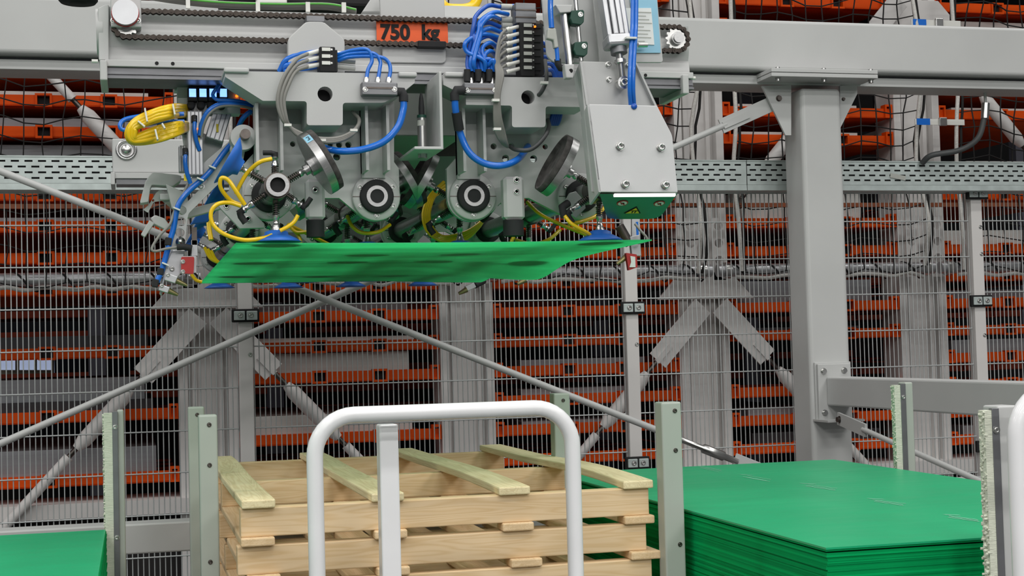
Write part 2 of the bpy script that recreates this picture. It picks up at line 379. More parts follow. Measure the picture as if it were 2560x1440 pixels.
for b in range(5):
    x = UX[b]+UW+.004 if b else UX[0]+UW+.004
    for n, k in enumerate(sorted(bays[b])):
        cassette(CF, x, YR-.02, LV(k), f'orange storage cassette, {ORD[n]} from the bottom, {BAYN[b]}', 'front rack cassettes')
for b in range(-1, 6):
    x = .243+PITCH*b-.6+UW
    for n, k in enumerate((1, 2, 3, 5, 6, 7)):
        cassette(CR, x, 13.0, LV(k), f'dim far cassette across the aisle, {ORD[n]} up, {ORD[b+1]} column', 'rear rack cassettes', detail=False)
    ob('rear_rack_post', M().box((x+BW-.002, 12.98, 0), (x+BW+.14, 13.1, 4.2)), 'load_lilac', None, f'lilac grey post of the far rack across the aisle, {ORD[b+1]} from the left', 'rack post', 'far rack posts')
# loads on cassettes: bay, level, x0,x1 (share of bay), height, material, description
LO = [(0, 0, 0, .91, .135, 'load_grey', 'thick grey stack of boards'), (0, 2, 0, .9, .05, 'load_dark', 'low dark stack of sheets'), (0, 2, .0, .93, .0, '', ''),
      (0, 4, .1, .88, .06, 'load_dark', 'dark flat load'), (0, 8, 0, .95, .02, 'load_grey', 'thin grey sheet pack'), (0, 9, .1, .9, .02, 'load_dark', 'thin dark sheet pack'),
      (0, 11, 0, .94, .05, 'load_grey', 'ribbed grey board stack'), (0, 12, .0, .9, .024, 'load_pale', 'thin pale sheet'),
      (1, 1, 0, .88, .1, 'load_pale', 'pale grey stack of sheets'), (1, 3, 0, .87, .105, 'load_pale', 'beige white block of boards'), (1, 4, 0, .9, .02, 'load_pale', 'thin white rolled sheet'), (1, 5, .0, .86, .035, 'load_grey', 'grey board'),
      (2, 2, .14, .84, .03, 'load_grey', 'thin grey board pack'), (2, 3, .14, .84, .03, 'load_grey', 'thin grey board'), (2, 1, .14, .8, .014, 'load_grey', 'single grey board'), (2, 8, .1, .8, .05, 'load_dark', 'dark pack'),
      (3, 5, 0, .88, .13, 'load_grey', 'light grey board stack'), (3, 8, .1, .84, .17, 'load_pale', 'foil covered pale board stack'), (3, 4, .1, .8, .014, 'load_dark', 'dark sheet'), (3, 11, .1, .83, .02, 'load_pale', 'thin pale sheet'), (3, 12, .1, .83, .02, 'load_pale', 'thin white board'), (3, 0, .12, .9, .06, 'load_dark', 'dark grey pack'), (3, 1, .1, .5, .04, 'load_grey', 'short grey pack'),
      (4, 0, .1, .9, .05, 'load_grey', 'grey pack'), (4, 3, .05, .95, .08, 'load_grey', 'grey board stack'), (4, 5, .0, .95, .05, 'load_grey', 'flat grey board pack'), (4, 7, .0, .95, .09, 'load_pale', 'white perforated board stack'), (4, 12, .1, .95, .018, 'load_pale', 'thin white board')]
for b, k, a, c, h, mt, d in LO:
    if not h: continue
    x = UX[b]+UW+.004; z = LV(k)+.036
    ob('board_stack', M().box((x+.02+a*(BW-.03), YR+.03, z), (x+c*(BW-.02), YR+1.4, z+.03+h)), mt, None, f'{d}, level {k+1}, {BAYN[b]}', 'boards', bev=.002)
# extra loads standing where a level is empty
for b, zb, h, a, c, mt, d in ((0, LV(2)+.1, .14, .1, .86, 'load_grey', 'tall grey load spanning an empty level'), (0, LV(12)-.28, .075, 0, 1, 'load_grey', 'long ribbed grey panel under the upper cassettes'), (3, LV(12)-.36, .075, .12, .82, 'load_grey', 'ribbed grey panel behind the net'), (4, LV(12)-.38, .12, .2, 1, 'load_pale', 'white ribbed panel behind the cable tray'),
                          (3, LV(9)-.12, .0, 0, 0, '', ''), (4, LV(15)+.036, .1, .2, 1, 'load_pale', 'white striped panel at the top edge')):
    if not h: continue
    x = UX[b]+UW+.004
    ob('board_stack', M().box((x+.02+a*(BW-.03), YR+.06, zb), (x+c*(BW-.02), YR+1.2, zb+h)), mt, None, f'{d} in the {BAYN[b]}', 'boards')
# bright workshop glimpsed through the left bay
t = thing('window_strip', 'bright workshop window seen through the leftmost rack bay', 'window', (-1.4, 14.6, 0))
ob('frame', M().plate(pz([(-200, 860), (135, 860), (135, 1010), (-200, 1010)], 14.6), 14.6, .05, [pz([(-20, 893), (-20, 925), (38, 925), (38, 893)], 14.6), pz([(48, 893), (48, 925), (85, 925), (85, 893)], 14.6), pz([(92, 893), (92, 925), (130, 925), (130, 893)], 14.6), pz([(14, 950), (14, 995), (48, 995), (48, 950)], 14.6), pz([(70, 945), (70, 970), (130, 970), (130, 945)], 14.6)]), 'cream', t)
ob('pane', pbox(M(), -200, 860, 135, 1010, 14.66, .02), 'window_pale', t)
# ---------------------------------------------------------------- rack bracing
YB = YR-.16
def node(i): return V((.243+PITCH*(i-1)+UW/2, YB, ZN+.02 if i % 2 else ZN-1.72))
def brace(p, q, label, g0=True):
    t = thing('rack_brace', label, 'brace', ((p+q)/2), 'diagonal rack braces')
    d = (q-p); L = d.length; n = d/L
    at_ = lambda s: p+n*s
    for s0, s1, w in ((.08, .52, .13),):
        if g0: ob('gusset', M().bar(at_(s0), at_(s1), w, .012), 'paint_rack', t, bev=.002)
        ob('gusset', M().bar(at_(L-s0), at_(L-s1), w, .012), 'paint_rack', t, bev=.002)
        if g0: ob('weld_seam', M().bar(at_(.4), at_(.53), .03, .03), 'paint_rack', t)
        else: ob('eye', M().cyl(p+V((0, -.03, 0)), p+V((0, .02, 0)), .035, n=16), 'steel_dark', t); ob('threaded_rod', M().cyl(p, at_(.5), .014, n=10), 'steel_dark', t)
    k0 = 0 if g0 else -.33
    ob('threaded_rod', M().cyl(at_(.5+k0), at_(1.1+k0), .014, n=10), 'steel_dark', t)
    ob('turnbuckle', M().lathe(at_(.62+k0), n, [(.024, 0), (.042, .06), (.042, .36), (.024, .42)], 16), 'paint_rack', t)
    ob('tube', M().cyl(at_(1.1+k0), at_(L-.45), .027, n=14), 'paint_rack', t)
N = {}
for i in range(0, 6): N[i] = V((.243+PITCH*(i-1)+UW/2, YB, 0))
def nd(i, z): return V((N[i].x, YB, z))
lo, mi, hi = ZN-1.72, ZN-.12, ZN+1.60
for a, za, b, zb, lab in ((1, mi, 0, lo, 'grey diagonal brace tube falling to the left in the leftmost rack bay'), (1, mi, 2, lo, 'grey diagonal brace tube falling to the right behind the pallets'), (3, mi, 2, lo, 'grey diagonal brace tube falling to the left in the third rack bay'), (3, mi, 4, lo, 'grey diagonal brace tube falling to the right behind the gantry column'),
                          (1, 'u', 0, hi, 'white diagonal brace tube rising to the left behind the net'), (3, 'u', 4, hi, 'white diagonal brace tube rising to the right behind the gantry column'), (4, hi, 5, mi, 'diagonal brace with a wide gusset right of the rightmost upright'), (5, mi, 4, lo, 'lower diagonal brace at the right edge behind the side beam')):
    if za == 'u':
        sg = 1 if b > a else -1; brace(V((N[a].x+sg*(UW/2+.03), YB, 2.44)), V((N[b].x-sg*.1, YB, 3.79)), lab, False)
    else: brace(nd(a, za), nd(b, zb), lab)
# horizontal net tubes
for k, (x0, x1, lab) in enumerate(((UX[0]+UW, UX[1]+.12, 'in the leftmost bay'), (UX[1]+UW-.1, UX[2]+.12, 'in the second bay'), (UX[2]+UW-.1, UX[3]+.14, 'in the third bay'), (UX[3]+UW-.14, UX[4]+.14, 'in the fourth bay'), (UX[4]+UW-.14, UX[4]+2, 'in the rightmost bay'))):
    t = thing('net_tube', f'horizontal galvanised tube holding the net edge {lab}', 'tube', ((x0+x1)/2, YR-.22, ZN+.03), 'net tubes')
    ob('tube', M().cyl((x0, YR-.22, ZN+.03), (x1, YR-.22, ZN+.03), .038, n=16), 'alu', t)
    for sx in (x0+.06, x1-.06): ob('collar', M().cyl((sx-.02, YR-.22, ZN+.03), (sx+.02, YR-.22, ZN+.03), .05, n=16), 'steel', t)
    m = M(); pts = []
    for j in range(int((x1-x0)/.02)):
        a = j*.55; pts.append((x0+.03+j*.02, YR-.22+.046*math.cos(a), ZN+.03-.012+.05*math.sin(a)))
    ob('lashing', M().tube(pts, .006, 5), 'net_black', t)
    pts = [(x0+.1+(x1-x0-.2)*j/12, YR-.27, ZN+random.uniform(-.03, .0)) for j in range(13)]
    ob('rope', M().tube(smooth(pts, 4), .012, 6), 'rope_white', t)
# brown rail
ob('brown_rail', M().box((UX[0]-.5, YR-.3, 2.405), (UX[4]+2, YR-.27, 2.43)), 'brown', None, 'thin brown horizontal rail running behind the mesh fence', 'rail')
# nets
def net(x0, x1, z0, z1, label):
    t = thing('safety_net', label, 'net', ((x0+x1)/2, YR-.3, z0), 'black nets in front of the rack')
    c = .098; nx = max(2, int((x1-x0)/c)); nz = int((z1-z0)/c)
    P = [[V((x0+(x1-x0)*i/nx+random.uniform(-.008, .008)+.012*math.sin(j*.7), YR-.3+.05*math.sin(i*.9)*math.sin(j*.6), z0+c*j+random.uniform(-.006, .006)-.035*math.sin(math.pi*i/nx)+.02*math.sin(i*1.3+x0))) for j in range(nz+1)] for i in range(nx+1)]
    m = M()
    for i in range(nx+1): m.tube(P[i], .0045, 4)
    for j in range(nz+1): m.tube([P[i][j] for i in range(nx+1)], .0045, 4)
    ob('mesh_cords', m, 'net_black', t, kind='stuff')
    for i in (0, nx):
        ob('edge_rope', M().tube(smooth([p+V((random.uniform(-.01, .01), -.01, 0)) for p in P[i][::3]], 3), .013, 6), 'rope_white', t)
        ob('edge_cord', M().tube([p+V((.026, -.006, 0)) for p in P[i]], .009, 5), 'net_black', t)
NTOP = 4.0
for b, lab in enumerate(('black square mesh net behind the cable tray in the leftmost rack bay', 'black square mesh net behind the gripper in the second bay', 'black square mesh net behind the gripper in the third bay', 'black square mesh net left and right of the gantry column', 'black square mesh net at the right edge above the cable tray')):
    x0 = UX[b]+UW-.03; x1 = (UX[b+1]+.03) if b < 4 else UX[4]+UW+1.3
    net(x0, x1, ZN+.03, NTOP, lab)
for z in (2.93, 3.55):
    t = thing('ratchet_strap', f'white strap with blue label across the rightmost rack upright, {"lower" if z < 3 else "upper"} one', 'strap', (UX[4], YR-.32, z))
    ob('webbing', M().box((UX[4]-.01, YR-.325, z-.018), (UX[4]+UW+.01, YR-.318, z+.018)), 'white_plastic', t)
    ob('blue_tag', M().box((UX[4]-.0, YR-.33, z-.02), (UX[4]+.09, YR-.326, z+.02)), 'blue_hose', t); ob('buckle', M().box((UX[4]+.15, YR-.345, z-.026), (UX[4]+.2, YR-.326, z+.026)), 'steel', t, bev=.003)
# ---------------------------------------------------------------- mesh fence
YF = 7.3; ZT = 2.40
PXS = [-1.48, .53, 2.51, 4.54, 6.55]
WZ = [2.236-.1985*k for k in range(11)]
def fence_post(x, lab):
    t = thing('fence_post', lab, 'post', (x, YF, 0), 'fence posts')
    ob('tube', M().box((x-.034, YF-.03, 0), (x+.034, YF+.04, ZT)), 'paint_rack', t, bev=.004)
    for z in (2.385, 1.79, .99, .3):
        c = ob('clamp', M().box((x-.066, YF-.05, z-.032), (x+.066, YF-.028, z+.032)), 'black', t, bev=.005)
        for s in (-1, 1):
            ob('clip', M().box((x+s*.03-.026, YF-.062, z-.022), (x+s*.03+.026, YF-.05, z+.022)), 'zinc', c, bev=.003)
            screw(c, (x+s*.025, YF-.062, z), r=.01, h=.006)
    for z in (2.2, 2.05, 1.6): screw(t, (x+.02, YF-.03, z), r=.008, h=.006)
    ob('tray_bracket', M().box((x-.05, YF-.12, ZT+.03), (x+.07, YF-.1, ZT+.1)), 'paint_light', t)
for x, lab in zip(PXS, ('grey fence post beyond the left edge', 'grey fence post below the left end of the gripper', 'grey fence post below the right corner of the lifted green sheet', 'grey fence post right of the gantry column', 'grey fence post beyond the right edge')): fence_post(x, lab)
for i in range(4):
    x0, x1 = PXS[i]+.04, PXS[i+1]-.04
    t = thing('mesh_fence', ['welded mesh fence panel at the left behind the lowered green stack', 'welded mesh fence panel behind the wooden pallets', 'welded mesh fence panel behind the gantry column', 'welded mesh fence panel at the right edge'][i], 'fence panel', ((x0+x1)/2, YF, .1), 'mesh fence panels')
    m = M(); n = int((x1-x0)/.0253)
    for k in range(n+1): x = x0+(x1-x0)*k/n; m.cyl((x, YF, .1), (x, YF, ZT), .0029, n=5, cap=False)
    ob('vertical_wires', m, 'wire_zinc', t, kind='stuff')
    for z in WZ+[ZT-.01]: ob('horizontal_wire', M().cyl((x0, YF-.005, z), (x1, YF-.005, z), .0036, n=6), 'wire_zinc', t)
# ---------------------------------------------------------------- perforated cable tray
YT = 7.17; TZ0, TZ1 = 2.422, 2.545
def tray(x0, x1, lab):
    t = thing('cable_tray', lab, 'cable tray', ((x0+x1)/2, YT, TZ0), 'perforated cable trays')
    rows = [TZ0+.02+.0265*k for k in range(4)]; sh = .009; p = .06; sl = .036
    m = M(); zs = [TZ0]
    for r in rows: zs += [r, r+sh]
    zs.append(TZ1)
    for j in range(len(zs)-1):
        if j % 2 == 0: m.add([(x0, YT, zs[j]), (x1, YT, zs[j]), (x1, YT, zs[j+1]), (x0, YT, zs[j+1])], [(0, 1, 2, 3)])
        else:
            off = .03*((j//2) % 2); x = x0+.015-off
            a = x0
            while x < x1-.05:
                b = max(x, x0)
                if b > a: m.add([(a, YT, zs[j]), (b, YT, zs[j]), (b, YT, zs[j+1]), (a, YT, zs[j+1])], [(0, 1, 2, 3)])
                a = max(x+sl, x0); x += p
            m.add([(a, YT, zs[j]), (x1, YT, zs[j]), (x1, YT, zs[j+1]), (a, YT, zs[j+1])], [(0, 1, 2, 3)])
    o = ob('slotted_side', m, 'zinc', t); so = o.modifiers.new('s', 'SOLIDIFY'); so.thickness = .0015
    ob('tray_bottom', M().box((x0, YT, TZ0-.03), (x1, YT+.12, TZ0-.001)), 'zinc', t)
    ob('inner_shade', M().box((x0, YT+.008, TZ0), (x1, YT+.11, TZ1-.004)), 'black', t, label='black filler standing in for the shade inside the tray')  # black filler stands in for the shade seen through the slots
    ob('top_lip', M().box((x0, YT-.004, TZ1), (x1, YT+.01, TZ1+.006)), 'zinc', t)
    return t
tray(-2.2, 3.13, 'zinc perforated cable tray along the fence top left of its joint'); tray(3.134, 7.0, 'zinc perforated cable tray along the fence top right of its joint')
q = at(2245, 442, YT-.004); ob('tray_label', M().obox(q, (.045, 0, -.008), (0, .001, 0), (.002, 0, .012)), 'label_grey', None, 'small grey label stuck crookedly on the cable tray', 'label')
t = thing('earth_cable', 'dark grey cable drooping from the gantry beam into the cable tray', 'cable', at(2310, 405, 7.1))
ob('cable', M().tube(smooth([at(2305, 408, 7.15), at(2330, 388, 7.1), at(2400, 375, 7.05), at(2445, 345, 7), at(2462, 290, 6.98)]), .016, 8), 'dark_cable', t)
ob('connector', M().cyl(at(2462, 296, 6.98), at(2464, 258, 6.98), .022, n=8), 'steel', t, bev=.002); ob('stud', M().cyl(at(2464, 262, 6.98), at(2462, 225, 6.98), .008), 'paint_light', t)
# ---------------------------------------------------------------- gantry
YC = 6.8; CX0, CX1 = 3.278, 3.50
gb = thing('gantry_beam', 'big light grey gantry beam crossing the top of the picture', 'beam', (3, YC, 2.96))
ob('beam', M().box((-2.5, YC, 2.955), (8, YC+.22, 3.212)), 'paint_grey', gb, bev=.018, seg=4)
ob('lower_rail', M().box((-2.5, YC+.06, 2.895), (8, YC+.28, 2.94)), 'paint_grey', gb, bev=.003); ob('spacer', M().box((-2.5, YC+.1, 2.94), (8, YC+.2, 2.956)), 'alu_dark', gb)
gc = thing('gantry_column', 'square light grey gantry column with gussets and bolted top plate', 'column', ((CX0+CX1)/2, YC+.1, 0))
ob('column', M().box((CX0, YC, 0), (CX1, YC+.22, 2.87)), 'paint_grey', gc, bev=.022, seg=4)
xl, xr = at(1925, 190, YC-.1).x, at(2190, 190, YC-.1).x
ob('top_plate', M().box((xl, YC-.12, 2.903), (xr, YC+.34, 2.922)), 'paint_grey', gc, bev=.002); ob('top_plate', M().box((xl, YC-.12, 2.925), (xr, YC+.34, 2.944)), 'paint_grey', gc, bev=.002)
for px in (1943, 2058, 2175): screw(gc, (at(px, 205, YC-.07).x, YC-.08, 2.903), (0, 0, -1), .012, .016, hexa=True); screw(gc, (at(px, 205, YC-.07).x, YC-.08, 2.944), (0, 0, 1), .012, .012, hexa=True)
for pts, h in (([(1905, 215), (1978, 212), (1978, 338), (1964, 338)], (1947, 246, 7)), ([(2100, 212), (2143, 215), (2143, 235), (2100, 322)], (2108, 248, 4))):
    m = M(); pplate(m, pts, YC+.06, .014, [h]); ob('gusset', m, 'paint_grey', gc); pscrew(gc, h[0], h[1], YC+.06, h[2], .012, hexa=True, mt='steel_dark')
tr = lambda *a: None
def rod(name, p, q, r, lab):
    t = thing(name, lab, 'tie rod', (p+q)/2); ob('rod', M().cyl(p, q, r, n=12), 'paint_grey', t); return t
A, B = at(-60, 1136, YC+.09), at(1815, 311, YC+.09)
t = rod('tie_rod', A, B, .0165, 'long grey tie rod rising from lower left to the column gusset')
n = (B-A).normalized(); ob('end_plate', M().bar(B-n*.03, at(1960, 246, YC+.09), .075, .012), 'paint_grey', t, bev=.002); ob('weld_seam', M().bar(B-n*.02, B+n*.13, .035, .03), 'paint_grey', t)
A, B = at(-60, 404, YC-.03), at(1700, 1098, YC-.03)
t = rod('tie_rod', A, B, .0165, 'long grey tie rod falling from upper left towards the right green stack')
n = (B-A).normalized(); ob('turnbuckle', M().lathe(B, n, [(.014, 0), (.014, .12), (.024, .13), (.024, .24), (.016, .25), (.016, .32)], 12), 'steel', t)
ob('end_plate', M().bar(B+n*.3, B+n*.75, .075, .012), 'paint_grey', t, bev=.002)
# side beam towards the camera
ex = at(2060, 980, YC).x; z1, z0 = at(2058, 943, YC-.03).z, at(2058, 1014, YC-.03).z
sb = thing('side_beam', 'horizontal grey box beam bolted to the gantry column and running towards the right edge', 'beam', (ex+.1, 5, z0))
ob('beam', M().box((ex, 2.6, z0), (ex+.13, YC-.03, z1)), 'paint_grey', sb, bev=.008)
m = M(); px0, px1 = at(2037, 900, YC).x, at(2119, 900, YC).x; pz0, pz1 = at(2060, 1050, YC-.03).z, at(2060, 910, YC-.03).z
ob('end_plate', m.box((px0, YC-.03, pz0), (px1, YC-.012, pz1)), 'paint_light', sb, bev=.003)
ob('backing_plate', M().box((px0-.008, YC-.012, pz0-.008), (px1+.01, YC, pz1+.008)), 'paint_light', sb, bev=.002)
for a, b in ((2059, 928), (2110, 926), (2062, 1032)): pscrew(sb, a, b, YC-.03, 7, .014, hexa=True)
ob('lower_angle', M().box((px0-.02, YC-.16, pz0-.006), (px1, YC, pz0+.004)), 'paint_light', sb)
t = thing('tie_rod', 'short grey tie rod with flat end plate under the side beam', 'tie rod', at(2150, 1080, 6.3))
p, q = at(2096, 1046, 6.6), at(2330, 1150, 5.5); ob('end_plate', M().bar(p, p+(q-p)*.33, .06, .012, V((1, 0, 0))), 'paint_grey', t); ob('rod', M().cyl(p+(q-p)*.3, p+(q-p)*1.8, .013, n=10), 'paint_grey', t); screw(t, p+(q-p)*.03+V((-.006, 0, 0)), (-1, 0, 0), .014, .015, hexa=True, mt='steel_dark')
# rear frame beam of the stacking stations
fb = ob('station_beam', M().box((-2.2, 5.55, at(400, 1382, 5.55).z), (4.6, 5.67, at(400, 1307, 5.55).z)), 'paint_grey', None, 'grey box beam running low behind the left stack and pallets', 'beam', bev=.006)
# ================================================================== PALLETS
YP = 3.80
SX = [at(p, 1240, YP).x for p in (640, 965, 1288, 1587)]
PX0, PX1 = at(600, 1300, YP).x, at(1622, 1260, YP).x
ZS = (at(1000, 1252, YP).z+at(1455, 1227, YP).z)/2      # top of the uppermost stringers
SH, ST, PP = .073, .022, .095
SY = [3.80, 4.60, 5.42]
def slat_mesh(seed, warp, mt='wood_slat'):
    rnd = random.Random(seed); m = M(); n = 14; L = SY[2]+.07-3.785; w = .0425; vs = []
    a, b, c = rnd.uniform(-1, 1), rnd.uniform(-1, 1), rnd.uniform(-1, 1)
    for i in range(n+1):
        t = i/n; z = warp*(math.sin(math.pi*t*2)*a*.5+math.sin(math.pi*t)*b*.3)*1.0
        if warp: z = max(z, 0)+0
        dx = warp*c*.5*math.sin(math.pi*t)
        for sx, sz in ((-w, 0), (w, 0), (w, ST), (-w, ST)): vs.append((sx+dx, L*t, sz+z))
    fs = [(4*i+k, 4*i+(k+1) % 4, 4*(i+1)+(k+1) % 4, 4*(i+1)+k) for i in range(n) for k in range(4)]
    m.add(vs, [(f[0], f[1], f[2], f[3]) for f in fs]+[(0, 3, 2, 1), (4*n, 4*n+1, 4*n+2, 4*n+3)])
    return mesh_of('slat', m, mt, V((0, 0, 0)))
top_slats = [slat_mesh(k+3, .022) for k in range(4)]; flat_slats = [slat_mesh(k+20, 0, 'wood') for k in range(2)]
st_mesh = mesh_of('stringer', M().box((0, 0, 0), (PX1-PX0, .045, SH)), 'wood', V((0, 0, 0)))
PL = ['topmost wooden pallet of the stack behind the white hoop', 'second wooden pallet from the top of the stack', 'third wooden pallet from the top of the stack', 'fourth wooden pallet down, cut by the bottom edge', 'fifth wooden pallet down the stack', 'sixth wooden pallet down the stack']
for k in range(6):
    z = ZS-PP*k; dx = random.uniform(-.006, .006) if k else 0
    t = thing('wooden_pallet', PL[k], 'pallet', ((PX0+PX1)/2, 4.6, z-SH), 'stacked wooden pallets')
    for j, y in enumerate(SY):
        o = inst('stringer', st_mesh, (PX0+dx+random.uniform(-.003, .003), y+random.uniform(-.004, .004), z-SH), t)
        b = o.modifiers.new('bevel', 'BEVEL'); b.width = .003; b.segments = 2
    for j, x in enumerate(SX):
        o = inst('slat', top_slats[j] if k == 0 else flat_slats[j % 2], (x+dx+(random.uniform(-.006, .006)+(.012 if k else 0)), 3.785+random.uniform(-.004, .004), z), t)
        b = o.modifiers.new('bevel', 'BEVEL'); b.width = .004; b.segments = 2; b.limit_method = 'ANGLE'; b.angle_limit = math.radians(50)
zl = ZS-PP*5-SH
lt = thing('lift_table', 'dark lift table under the wooden pallets', 'lift table', (.8, 4.6, 0))
ob('platform', M().box((PX0+.02, 3.85, zl-.08), (PX1-.02, 5.4, zl)), 'paint_grey', lt); ob('base', M().box((PX0+.1, 3.95, 0), (PX1-.1, 5.3, zl-.08)), 'deck_dark', lt)
# ================================================================== GREEN SHEET STACKS
TOPS = []
def stack(x0, x1, y0, y1, zt, n, th, lab, grp, top_lab):
    top = mesh_of('plastic_sheet', M().box((0, 0, 0), (x1-x0, y1-y0, th)), 'green_sheet', V((0, 0, 0)))
    for k in range(n):
        z = zt-th*(k+1)-(0 if k < 2 else .0035)
        o = inst('plastic_sheet', top, (x0+random.uniform(0, .004), y0+random.uniform(0, .004), z), None, None, top_lab if k == 0 else lab, 'plastic sheet', grp)
        if k == 0:
            o.data = top.copy(); o.data.materials[0] = MATS['green_top']; o.location = (x0, y0, z); TOPS.append(o)
    return zt-th*n-.0035
X0 = atz(2067, 1370, 1.15).x
zb = stack(X0, X0+1.09, 2.95, 5.09, 1.15, 62, .0045, 'green plastic sheet below the top one in the tall stack on the right', 'sheets of the right stack', 'top green plastic sheet with pale scuffs on the right stack')
ob('stack_base', M().box((X0+.02, 3.0, 0), (X0+1.07, 5.05, zb-.001)), 'deck_dark', None, 'dark stacking table under the green sheets on the right', 'stacking table')
XL = -.088
zb = stack(XL-1.09, XL, 2.45, 4.6, 1.09, 40, .0045, 'green plastic sheet below the top one in the low stack on the left', 'sheets of the left stack', 'top green plastic sheet of the stack in the lower left corner')
ob('stack_base', M().box((XL-1.07, 2.5, 0), (XL-.02, 4.55, zb-.001)), 'deck_dark', None, 'dark stacking table under the green sheets on the left', 'stacking table')
TOP_R = TOPS[0]; WL[TOP_R.name] = V(TOP_R.location)
# pale scuffs on the top sheet of the right stack: thin scratched wax marks
for k, (a, b, s) in enumerate(((2050, 1214, 1), (2220, 1252, 1), (1890, 1192, .8), (1775, 1168, .7), (2410, 1292, 1))):
    m = M(); r = random.Random(k)
    for j in range(3):
        p = atz(a-35*s+r.uniform(-6, 6), b-3+j*2.2, 1.1508); q = atz(a+40*s+r.uniform(-6, 6), b+7+j*2.4, 1.1508); w = V((.002, .0035, 0))
        m.add([p-w, q-w, q+w, p+w], [(0, 1, 2, 3)])
    p = atz(a-50*s, b-6, 1.1508); q = atz(a-10*s, b-4, 1.1508); w = V((0, .008, 0)); m.add([p-w, q-w, q+w, p+w], [(0, 1, 2, 3)])
    ob('scuff_mark', m, 'scuff', TOP_R)
# ================================================================== STATION POSTS
def post(px0, px1, py, Y, lab, w=.05, holes=(), mt='paint_post', brush=None, ragged=False):
    a, b = at(px0, py, Y), at(px1, py, Y); x0, x1, zt = a.x, b.x, a.z
    t = thing('station_post', lab, 'post', ((x0+x1)/2, Y+.025, 0), 'upright posts around the sheet stations')
    ob('tube', M().box((x0, Y, 0), (x1, Y+w, zt)), mt, t, bev=.005, seg=3)
    for h in holes: p = at(*h, Y); screw(t, p, r=.0045, h=.003, mt='steel_dark', name='screw')
    if brush:
        bx0, bx1, sx1, zb = brush                      # brush left edge, brush right edge, strip right edge (px), lower z
        A, B, C = at(bx0, py, Y-.012).x, at(bx1, py, Y-.012).x, at(sx1, py, Y-.012).x
        s = ob('brush_holder', M().box((B, Y-.014, 0), (C, Y-.001, zt-.004)), 'alu_dark', t, bev=.001)
        for hz in (.05, .38): screw(s, ((B+C)/2, Y-.014, zt-hz), r=.006, h=.004)
        m = M(); r = random.Random(5); z = zb
        m.box((A+(B-A)*.12, Y-.012, zb), (B, Y+.012, zt-.008))
        while z < zt-.01:
            m.cyl((B, Y+r.uniform(-.008, .006), z), (A+r.uniform(-.0015, .0015)-(.008*r.random() if ragged and z < 1.22 else 0), Y+r.uniform(-.012, .01), z+r.uniform(-.002, .002)), .0036, .003, 5); z += .0034
        ob('bristles', m, 'brush', t, kind='stuff')
    return t
post(292, 309, 1025, 4.62, 'post with cream brush strip beside the left green stack', brush=(256, 280, 294, .5))
post(496, 543, 1038, 4.0, 'front one of the two posts left of the pallets', holes=((523, 1062), (524, 1163), (526, 1405)))
post(470, 511, 1018, 4.62, 'rear one of the two posts left of the pallets', holes=((493, 1037),))
post(948, 996, 1062, 3.35, 'white post standing inside the hoop in front of the pallets', mt='paint_white')
post(1384, 1424, 984, 4.72, 'post behind the right end of the pallets', w=.055, holes=((1408, 1001), (1409, 1081)))
post(1653, 1703, 1006, 3.74, 'post between the pallets and the right green stack', w=.055, holes=((1687, 1027), (1689, 1126), (1700, 1361)))
post(2262, 2282, 956, 4.66, 'post with cream brush strip at the back corner of the right stack', brush=(2233, 2250, 2263, 1.0))
post(2494, 2545, 1015, 2.82, 'post with worn cream brush strip at the right edge', w=.06, brush=(2458, 2478, 2496, .5), mt='paint_light', ragged=True)
# ================================================================== HOOPS
def hoop(xa, xb, Y, zt, r, rc, lab):
    pts = [V((xa, Y, 0)), V((xa, Y, zt-rc))]
    for k in range(1, 10): a = math.pi/2*k/9; pts.append(V((xa+rc-rc*math.cos(a), Y, zt-rc+rc*math.sin(a))))
    for k in range(0, 10): a = math.pi/2*k/9; pts.append(V((xb-rc+rc*math.sin(a), Y, zt-rc+rc*math.cos(a))))
    pts += [V((xb, Y, 0))]
    t = thing('guard_hoop', lab, 'guard rail', ((xa+xb)/2, Y, 0)); ob('bent_tube', M().tube(pts, r, 20), 'paint_white', t)
    for x in (xa, xb): ob('foot_plate', M().cyl((x, Y, 0), (x, Y, .01), .06, n=20), 'paint_white', t)
YH = 3.3
hoop(at(787, 1150, YH).x, at(1432, 1150, YH).x, YH, at(1100, 1029, YH).z, .0185, .09, 'bent white tube guard hoop in front of the pallets')
hx = at(2544, 1150, 2.55).x; hoop(hx, hx+.62, 2.55, at(2560, 990, 2.55).z+.01, .0185, .09, 'bent white tube guard hoop cut by the right edge')
# ================================================================== CARRIAGE BEAM (front) with chain drive
YK = 4.05
cb = thing('carriage_beam', 'light grey carriage beam with chain drive carrying the gripper', 'beam', (.75, YK+.1, 2.35))
xl, xr = at(262, 90, YK).x, at(1722, 110, YK).x
zt, zb = at(300, 17, YK).z, at(300, 150, YK).z
H = zt-zb
prof = []      # (y,z) profile of the extruded beam, front side bulging in two flutes
for k in range(25):
    t = k/24; prof.append((YK+.012*(1-abs(math.cos(2*math.pi*t)))*.8, zb+H*t))
prof += [(YK+.2, zt), (YK+.2, zb)]
m = M(); n = len(prof); m.add([(xl, y, z) for y, z in prof]+[(xr, y, z) for y, z in prof], [(i, n+i, n+(i+1) % n, (i+1) % n) for i in range(n)]); m.add([(xl, y, z) for y, z in prof], [tuple(range(n))]); m.add([(xr, y, z) for y, z in prof], [tuple(range(n-1, -1, -1))])
ob('beam', m, 'paint_light', cb)
z1, z2, z3 = at(300, 149, YK-.03).z, at(300, 166, YK-.03).z, at(300, 190, YK-.03).z
ob('rail_flange', M().box((xl-.0, YK-.03, z2), (xr+.0, YK+.15, z1)), 'paint_light', cb, bev=.002)
